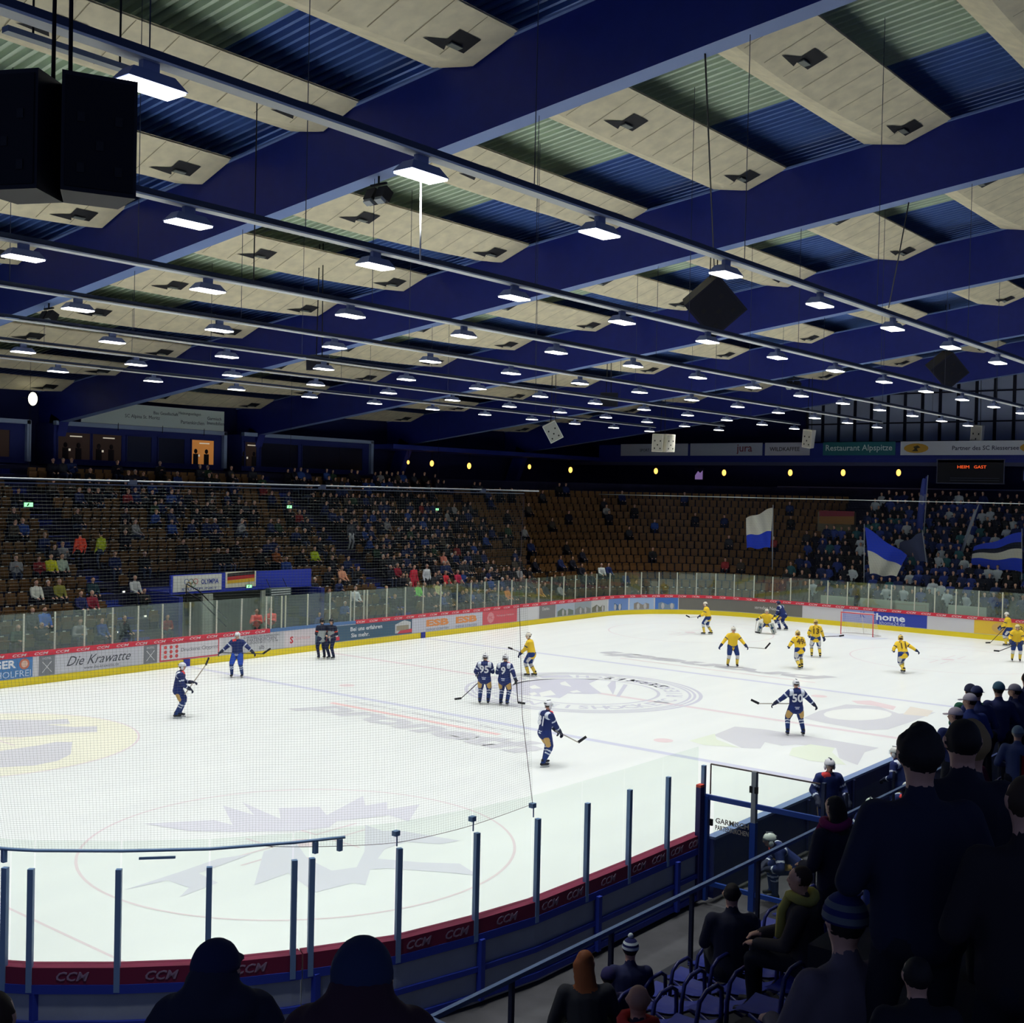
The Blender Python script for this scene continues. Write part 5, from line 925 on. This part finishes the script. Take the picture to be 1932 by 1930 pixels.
# blue shell chairs with hoop backs
CHB = mat('blue shell seat', (32, 46, 136), .5); CHF = mat('dark blue chair hoop', (30, 36, 104), .35, spec=.5); CHG = mat('dark green shell seat', (34, 62, 30), .5)
c1, c2 = MB(), MB(); hp = [(.20, -.22, .3), (.21, -.23, .62), (.22, -.2, .8), (.225, -.1, .86), (.225, .1, .86), (.22, .2, .8), (.21, .23, .62), (.20, .22, .3)]
c1.tube([(-x, y, z) for x, y, z in hp], .022, 8)
for sd in (1, -1): c1.tube([(.1, sd*.2, .42), (-.05, sd*.2, .36), (-.2, sd*.22, .3), (-.2, sd*.22, 0)], .018, 6)
n = 6; vs = []; fs = []
for i in range(n+1):
    for j in range(5): vs.append((-.2+.44*i/n, (-.5+j/4)*.40, .42+.06*(1-abs(j/2-1))*-.6+(.1*(1-i/n)**3)+.02*(i/n)))
fs = [(i*5+j, (i+1)*5+j, (i+1)*5+j+1, i*5+j+1) for i in range(n) for j in range(4)]; c2.add(vs, fs, 0, True); c2.add([(x, y, z-.025) for x, y, z in vs], [t[::-1] for t in fs], 0, True)
hoop_me = c1.mesh('hoop_back', CHF); shell_me = c2.mesh('seat_shell', CHB)
def chair(x, y, z, lab, grp, green=False):
    r = thing('shell_chair', lab, 'chair', (x, y, z), PI/2, grp); ob('hoop_back', hoop_me, r); s = ob('seat_shell', shell_me, r)
    if green: s.material_slots[0].link = 'OBJECT'; s.material_slots[0].material = CHG
for i in range(9):
    y = -18.85-.8*i; k = 0
    for j in range(26):
        x = -27.2+.56*j if i < 5 else -32.3+.56*j
        if inframe((x, y, nfl(i)+.5), 30) and x < -13 and not (i >= 5 and x < -28.4) and not i > 7:
            k += 1; chair(x, y, nfl(i), '%s hoop-backed shell chair, %s from left in near row %s' % ('green' if i > 5 else 'blue', nth(k), i+1), 'shell chairs of the near stand', i > 5)

# ------------------------------------------------------------------ bench gate and bench
gt = thing('bench_gate', 'blue steel gate with two clear panes beside the near glass', 'gate', (-17.2, -15.05, 0)); GB_ = mat('gate blue', (36, 70, 150), .5); TF = mat('thin dark pane frame', (104, 92, 88), .5)
m = MB(); m.box((0, .05, .95), (.1, .12, 1.95)); m.build('post', GB_, gt)
m = MB(); m.box((0, -.93, 1.25), (.09, .09, 2.56)); m.build('post', GREYM, gt); m = MB(); m.box((0, -.93, .8), (.11, .11, 1.6)); m.build('post', GB_, gt)
m = MB(); m.bar((0, .1, 1.9), (0, -2.2, 1.9), .06, .09); m.build('top_rail', GB_, gt); m = MB(); m.bar((0, 0, .3), (0, -2.2, .3), .06, .08); m.build('bottom_rail', GB_, gt)
m = MB(); m.bar((0, -.03, 2.52), (0, -2.18, 2.52), .02, .025); m.bar((0, -.03, 1.96), (0, -.03, 2.52), .02, .02, 0, (1, 0, 0)); m.build('pane_frame', TF, gt)
for a, b, z0, z1 in ((-.05, -.88, 1.96, 2.51), (-.98, -2.18, 1.96, 2.51), (-.12, -.88, .36, 1.84), (-.98, -2.18, .36, 1.84)): m = MB(); m.box((0, (a+b)/2, (z0+z1)/2), (.012, a-b, z1-z0)); pn = m.build('glass_pane', GLASSN, gt)
m = MB(); text(m, 'GARMISCH', frame((-.012, -.5, 1.50), (0, -1, 0), (0, 0, 1)), w=.68, h=.1, bold=.02); text(m, 'PARTENKIRCHEN', frame((-.012, -.5, 1.37), (0, -1, 0), (0, 0, 1)), w=.68, h=.09, bold=.02); m.build('pane_lettering', mat('grey pane lettering', (150, 146, 136), .7), gt)
for y, z in ((-.08, 1.45), (-.88, 2.2), (-.98, 2.2)): m = MB(); m.box((-.03, y, z), (.04, .06, .12)); m.build('hinge', DARK, gt)
m = MB(); m.box((0, -2.25, 1.3), (.08, .06, 2.5)); m.build('post', mat('dark gate post', (56, 66, 92), .5), gt)
t = thing('red_capped_post', 'dark blue post with red cap between glass and gate', 'post', (-17.35, -14.95, 0)); m = MB(); m.box((0, 0, 1.05), (.14, .1, 2.1)); m.build('post', mat('dark violet post', (44, 44, 96), .6), t); m = MB(); m.box((0, 0, 2.12), (.14, .1, .05)); m.build('cap', mat('red post cap', (214, 84, 70), .5), t)
bb = thing('bench_boards', 'dark blue boards of the players bench on the near side', 'rink boards', (0, -15, 0)); DBB = mat('dark blue bench boards', (38, 50, 104), .6)
m = MB(); m.box((3.6, -.08, .55), (41.4, .12, 1.1)); m.build('board_wall', DBB, bb); m = MB(); m.box((3.6, -.06, 1.12), (41.4, .18, .05)); m.build('cap', mat('pale blue bench cap', (120, 140, 180), .5), bb)
for k in range(16): m = MB(); m.box((-15.5+2.4*k, -.17, .55), (.07, .06, 1.08)); m.build('rib', mat('bench board rib', (30, 38, 84), .6), bb)
bn = thing('players_bench', 'long dark bench behind the near boards', 'bench', (-14.5, -16.6, 0)); m = MB(); m.box((5, 0, .45), (11, .35, .05)); m.build('seat', DARK, bn); m = MB(); m.box((5, -.35, .8), (11, .06, .9)); m.build('back_panel', DBB, bn)
for x in (0, 3.3, 6.6, 9.9): m = MB(); m.box((x, 0, .22), (.06, .3, .42)); m.build('leg', DARK, bn)
t = thing('glass_pane', 'glass screen behind the bench with thin posts', 'glass pane', (-12, -17.55, 0)); m = MB(); m.box((3, 0, 1.6), (16, .012, 1.4)); m.build('pane', GLASSN, t)
for x in (-4.8, -2.6, -.2, 2.2): m = MB(); m.box((x, 0, 1.4), (.04, .04, 1.9)); m.build('post', HRD, t)
player('navy substitute with red shoulders standing at the bench gate, facing us', (-13.8, -15.9), FWD+PI+.1, 'navy', stand, [(.25, .3, 1.0), (.25, -.3, 1.0)], None, None, .05, z=.42)
player('navy player sitting on the bench with a white helmet, face in shade', (-12.9, -16.45), FWD+PI-.4, 'navy', [(.4, .14), (.4, -.14)], [(.35, .2, .75), (.35, -.2, .75)], None, None, .2, pel=.5, hel=(206, 214, 206))
player('navy player leaning far forward on the bench right of the gate', (-16.1, -16.3), FWD+PI/2, 'navy', [(.4, .14), (.4, -.14)], [(.55, .15, .6), (.55, -.15, .6)], None, None, .9, pel=.6, hel=(206, 214, 206))
player('navy player farther along the bench with a red collar', (-9.6, -15.9), FWD+.8, 'navy', stand, [(.35, .2, 1.0), (.35, -.2, 1.0)], None, None, .35, hel=(220, 220, 214))
player('navy player low on the bench behind a bystander', (-13.5, -16.5), FWD+PI+.8, 'navy', [(.4, .14), (.4, -.14)], [(.35, .2, .75), (.35, -.2, .75)], None, None, .3, pel=.5, hel=(206, 214, 206))
player('navy player seated by the boards at the far end of the bench', (-10.9, -16.4), FWD+PI, 'navy', [(.4, .14), (.4, -.14)], [(.35, .2, .75), (.35, -.2, .75)], None, None, .3, pel=.5, hel=(214, 214, 214))

# ------------------------------------------------------------------ spectators of the near stand
def hatmesh(par, S, kind, matl, m2=None, k=1.0):
    h, f, l, u = S['head'], S['hf'], S['hl'], S['hu']; R = Matrix((f, l, u)).transposed(); m = MB()
    if kind == 'cap':
        m.ball(h+u*.035*k-f*.005, (.112*k, .098*k, .105*k), 0, 16, 7, -.05, R)
        n = 9; vs = []
        for q in range(n): a = -1.1+2.2*q/(n-1); vs += [h+R @ Vector((.095*math.cos(a)*k, .09*math.sin(a)*k, .035*k)), h+R @ Vector(((.1+.085*math.cos(a))*k, .085*math.sin(a)*k, .02*k))]
        m.add(vs, [(2*q, 2*q+1, 2*q+3, 2*q+2) for q in range(n-1)]); m.add([v-u*.008 for v in vs], [(2*q, 2*q+2, 2*q+3, 2*q+1) for q in range(n-1)]); return m.build('cap', matl, par)
    m.ball(h+u*.03*k-f*.01, (.115*k, .1*k, .118*k), 0, 16, 8, -.1, R)
    if m2:
        for z0, z1 in ((.0, .03), (.055, .08)):
            vs = []; n = 20
            for q in range(n+1):
                a = 2*PI*q/n
                for z in (z0, z1): rr = math.sqrt(max(.02, 1-(z/.118)**2))*1.02; vs.append(h+u*.03*k-f*.01+R @ Vector((.115*rr*k*math.cos(a), .1*rr*k*math.sin(a), z*k)))
            m.add(vs, [(2*q, 2*q+2, 2*q+3, 2*q+1) for q in range(n)], 1, True)
    o = m.build('wool_hat', [matl, m2 or matl], par)
    p = MB(); p.ball(h+u*.165*k, .034*k, 0, 8, 6)
    if kind == 'bobble': p.build('bobble', m2 or matl, o)
    return o
def watcher(lab, headpos, floor, yaw, jrgb, hair=HAIRS[1], pose='std', hat=None, hrgb=None, h2=None, lean=.05, hands=None, look=(0, 0), w=1.0, vox=.02, trgb=(28, 30, 40), curly=False, long=False, scarf=None, hood=False, hunch=0.0):
    """a spectator whose head comes to headpos while the feet (or the seat) stay on the floor"""
    hh = headpos[2]-floor; base = 1.63 if pose == 'std' else 1.22; sc = max(.5, min(1.12, hh/base)); z = headpos[2]-base*sc
    if hands is None: hands = [(.25, .2, 1.05), (.25, -.2, 1.05)] if pose == 'std' else [(.38, .14, .66), (.38, -.14, .66)]
    S = skeleton(stand if pose == 'std' else sit, hands, .95 if pose == 'std' else .54, lean, 0, look); S['head'] = S['head']-Vector((0, 0, hunch))
    c = coatbody(S, 1.1, 0, True, w)+headcaps(S); h = S['head']
    if curly:
        rnd = random.Random(3)
        for q in range(110):
            a, b = rnd.uniform(0, 2*PI), rnd.uniform(-.35, 1.5); v = S['hf']*math.cos(a)*math.cos(b)*.1+S['hl']*math.sin(a)*math.cos(b)*.09+S['hu']*math.sin(b)*.11
            if v.dot(S['hf']) < .05: c.append(cap(h+v*.85+S['hu']*.03, h+v*1.04+S['hu']*.034, .03, .012, 'hair'))
    if long: c.append(cap(h-S['hf']*.05, S['neck']-S['fw']*.09-S['up']*.16, (.1, .07), (.11, .05), 'hair', S['lat']))
    if hood: c += [cap(S['neck']-S['lat']*.09-S['fw']*.05, S['neck']+S['lat']*.09-S['fw']*.05, .09, .09, 'jacket'), cap(S['neck']-S['lat']*.15-S['up']*.05, S['neck']+S['lat']*.15-S['up']*.05, .1, .1, 'jacket'), cap(h-S['hf']*.05-S['hu']*.1, h-S['hf']*.045-S['hu']*.03, .115, .11, 'jacket', S['lat'])]
    me = figmesh('person_body', c, dict(jacket=mat('coat %d %d %d' % jrgb, tuple(v+12 for v in jrgb), .9), trousers=mat('legs %d %d %d' % trgb, trgb, .9), skin=SK, hair=hair, shoe=SHOE, eye=EYE, mouth=MOUTH), vox)
    hxy = Matrix.Rotation(yaw, 3, 'Z') @ S['head']*sc
    r = thing('person', lab, 'spectator', (headpos[0]-hxy.x, headpos[1]-hxy.y, z), yaw); r.scale = (sc,)*3; ob('body', me, r)
    if hat: hatmesh(r, S, hat, mat('hat %d %d %d' % hrgb, hrgb, .9), mat('hat band %d %d %d' % h2, h2, .9) if h2 else None)
    if scarf:
        m = MB(); nk = S['neck']+S['up']*.02; R = Matrix((S['fw'], S['lat'], S['up'])).transposed(); pts = [nk+R @ Vector((.11*math.cos(a), .12*math.sin(a), .02*math.sin(2*a))) for a in [2*PI*q/14 for q in range(15)]]; m.tube(pts, .045, 8); m.tube([pts[1], nk+R @ Vector((.17, .06, -.12)), nk+R @ Vector((.19, .05, -.36))], [.04, .045, .05], 8); m.build('scarf', mat('scarf %d %d %d' % scarf, scarf, .9), r)
    return r
watcher('dark silhouette of a man in a peaked cap at the bottom left, back turned', (-33.55, -21.87, 5.53), 3.85, FWD+.18, (24, 26, 44), hat='cap', hrgb=(30, 36, 70), look=(-.25, 0), w=1.38, vox=.016, hood=True, hunch=.06)
watcher('dark silhouette of a person in a wool hat and maroon coat, bottom left of centre', (-33.88, -23.06, 5.93), 4.25, FWD, (44, 20, 30), hat='beanie', hrgb=(34, 46, 76), w=1.42, vox=.016, hood=True, hunch=.06)
watcher('head of a dark figure cut by the bottom left corner', (-34.3, -21.5, 5.42), 3.85, FWD, (22, 24, 36), hair=HAIRS[0], w=1.05)
watcher('tall dark man with spiky hair, largest silhouette at the right', (-31.57, -24.03, 6.38), 4.77, FWD+.05, (20, 24, 44), hair=HAIRS[1], curly=True, w=1.2, vox=.016)
watcher('dark silhouette with short hair right of the spiky haired man', (-30.86, -23.98, 6.33), 4.77, FWD-.1, (18, 20, 34), w=1.25, vox=.018)
watcher('person with shaggy fair hair at the right edge, behind the silhouettes', (-29.84, -23.7, 6.1), 4.35, FWD-.1, (44, 44, 56), hair=HAIRS[3], curly=True, w=1.0)
watcher('dark brown haired figure low at the right edge', (-31.7, -24.5, 6.3), 4.77, FWD, (24, 20, 24), hair=HAIRS[0], w=1.2)
watcher('very near dark back filling the lower right corner', (-33.4, -24.85, 6.05), 5.19, FWD-.2, (14, 14, 20), hair=HAIRS[0], w=1.35)
watcher('dark figure behind the lower right corner back', (-32.3, -24.3, 5.75), 4.77, FWD, (15, 16, 24), hair=HAIRS[1], w=1.4)
watcher('tall woman with dark hair and a magenta collar standing by the bench glass', (-25.14, -20.9, 4.33), 2.63, FWD+.5, (22, 22, 40), hair=HAIRS[1], long=True, w=1.15, scarf=(120, 20, 80))
watcher('seated person in a dark blue and white striped wool hat and pale coat', (-31.58, -23.72, 5.6), 4.42, FWD+.4, (88, 78, 86), pose='sit', hat='bobble', hrgb=(30, 40, 96), h2=(96, 104, 110), w=1.15, hair=HAIRS[1])
watcher('person with yellow scarf turned to the left among the blue chairs', (-26.3, -21.08, 3.92), 2.63, FWD+1.2, (52, 46, 44), pose='sit', hair=HAIRS[0], scarf=(176, 166, 80), w=1.05)
watcher('brown haired child in blue jacket standing behind the dark woman', (-26.78, -22.07, 4.5), 3.05, FWD+.6, (40, 54, 110), hair=HAIRS[0], w=.95)
watcher('dark haired seated person from behind between the blue chairs', (-25.2, -19.8, 3.2), 1.9, FWD, (24, 26, 44), pose='sit', hair=HAIRS[1])
watcher('woman with red brown hair and white trousers leaning forward in the front row', (-26.7, -18.95, 2.72), 1.37, FWD+.1, (26, 28, 34), pose='sit', hair=mat('red brown hair', (120, 66, 30), .7), long=True, lean=.35, trgb=(200, 204, 190), look=(-.6, -.2))
watcher('small child in dark violet hood beside the woman with white trousers', (-26.2, -18.9, 2.36), 1.37, FWD, (44, 40, 78), pose='sit', hat='beanie', hrgb=(48, 44, 90))
watcher('child in white and navy striped bobble hat in the front row', (-25.7, -18.85, 2.5), 1.37, FWD, (30, 34, 70), pose='sit', hat='bobble', hrgb=(30, 36, 90), h2=(206, 216, 214), hair=HAIRS[1])
watcher('bald seated man with red collar, centre of the bottom edge', (-29.33, -21.25, 3.81), 2.63, FWD, (30, 30, 50), pose='sit', hair=SKD, w=1.05, scarf=(176, 44, 40))
for i, (lab, p, hat, hr, jr, lk, hc) in enumerate((
 ('bystander in a pale peaked cap looking left, leftmost of the bench onlookers', (-16.26, -19.2, 3.84), 'cap', (204, 190, 200), (34, 44, 92), .95, None),
 ('onlooker in a pale cap with brown brim beside a striped cap', (-15.08, -19.06, 3.92), 'cap', (206, 196, 206), (36, 52, 116), .9, None),
 ('onlooker in a navy and white striped cap turned right', (-13.97, -18.84, 3.9), 'cap', (60, 66, 104), (30, 40, 90), -.8, (210, 210, 216)),
 ('onlooker in a green coat beside the striped cap', (-13.6, -18.6, 3.86), 'beanie', (52, 56, 84), (38, 96, 72), .2, None),
 ('onlooker in a teal wool hat and navy coat', (-13.3, -19.03, 3.92), 'beanie', (70, 110, 130), (30, 38, 84), .1, None),
 ('onlooker in a grey cap facing left between teal hat and tall man', (-12.9, -19.21, 3.86), 'cap', (150, 146, 160), (38, 44, 82), .9, None),
 ('tall bare headed onlooker in navy coat at the right edge', (-12.7, -19.37, 4.1), None, None, (28, 34, 76), 0, None))):
    watcher(lab, p, 1.79, FWD, jr, hat=hat, hrgb=hr, h2=None, look=(lk, 0), hair=HAIRS[1])
watcher('onlooker in dark red coat in front of the bench onlookers', (-18.3, -20.1, 3.65), 2.21, FWD, (84, 28, 48), hair=HAIRS[0])
watcher('onlooker in navy and white jacket with a grey hat at the right edge', (-18.2, -20.75, 4.05), 2.63, FWD-.4, (60, 72, 110), hat='beanie', hrgb=(120, 140, 150), hair=HAIRS[2])
rf = thing('flag', 'red cloth held up at the right edge before the onlookers', 'flag', (-20.4, -21.4, 3.9)); m = MB(); n = 8; vs = []
for a in range(n+1):
    for b in range(5): vs.append((.42*a/n*math.cos(-.9)+.03*math.sin(b), .42*a/n*math.sin(-.9), .28-.38*b/4+.02*math.sin(a*1.3)-.05*a/n))
m.add(vs, [(a*5+b, a*5+b+1, (a+1)*5+b+1, (a+1)*5+b) for a in range(n) for b in range(4)], 0, True); m.build('cloth', mat('red cloth', (170, 30, 36), .9), rf); m = MB(); m.tube([(0, 0, .3), (0, 0, -1.3)], .012, 5); m.build('pole', DARK, rf)
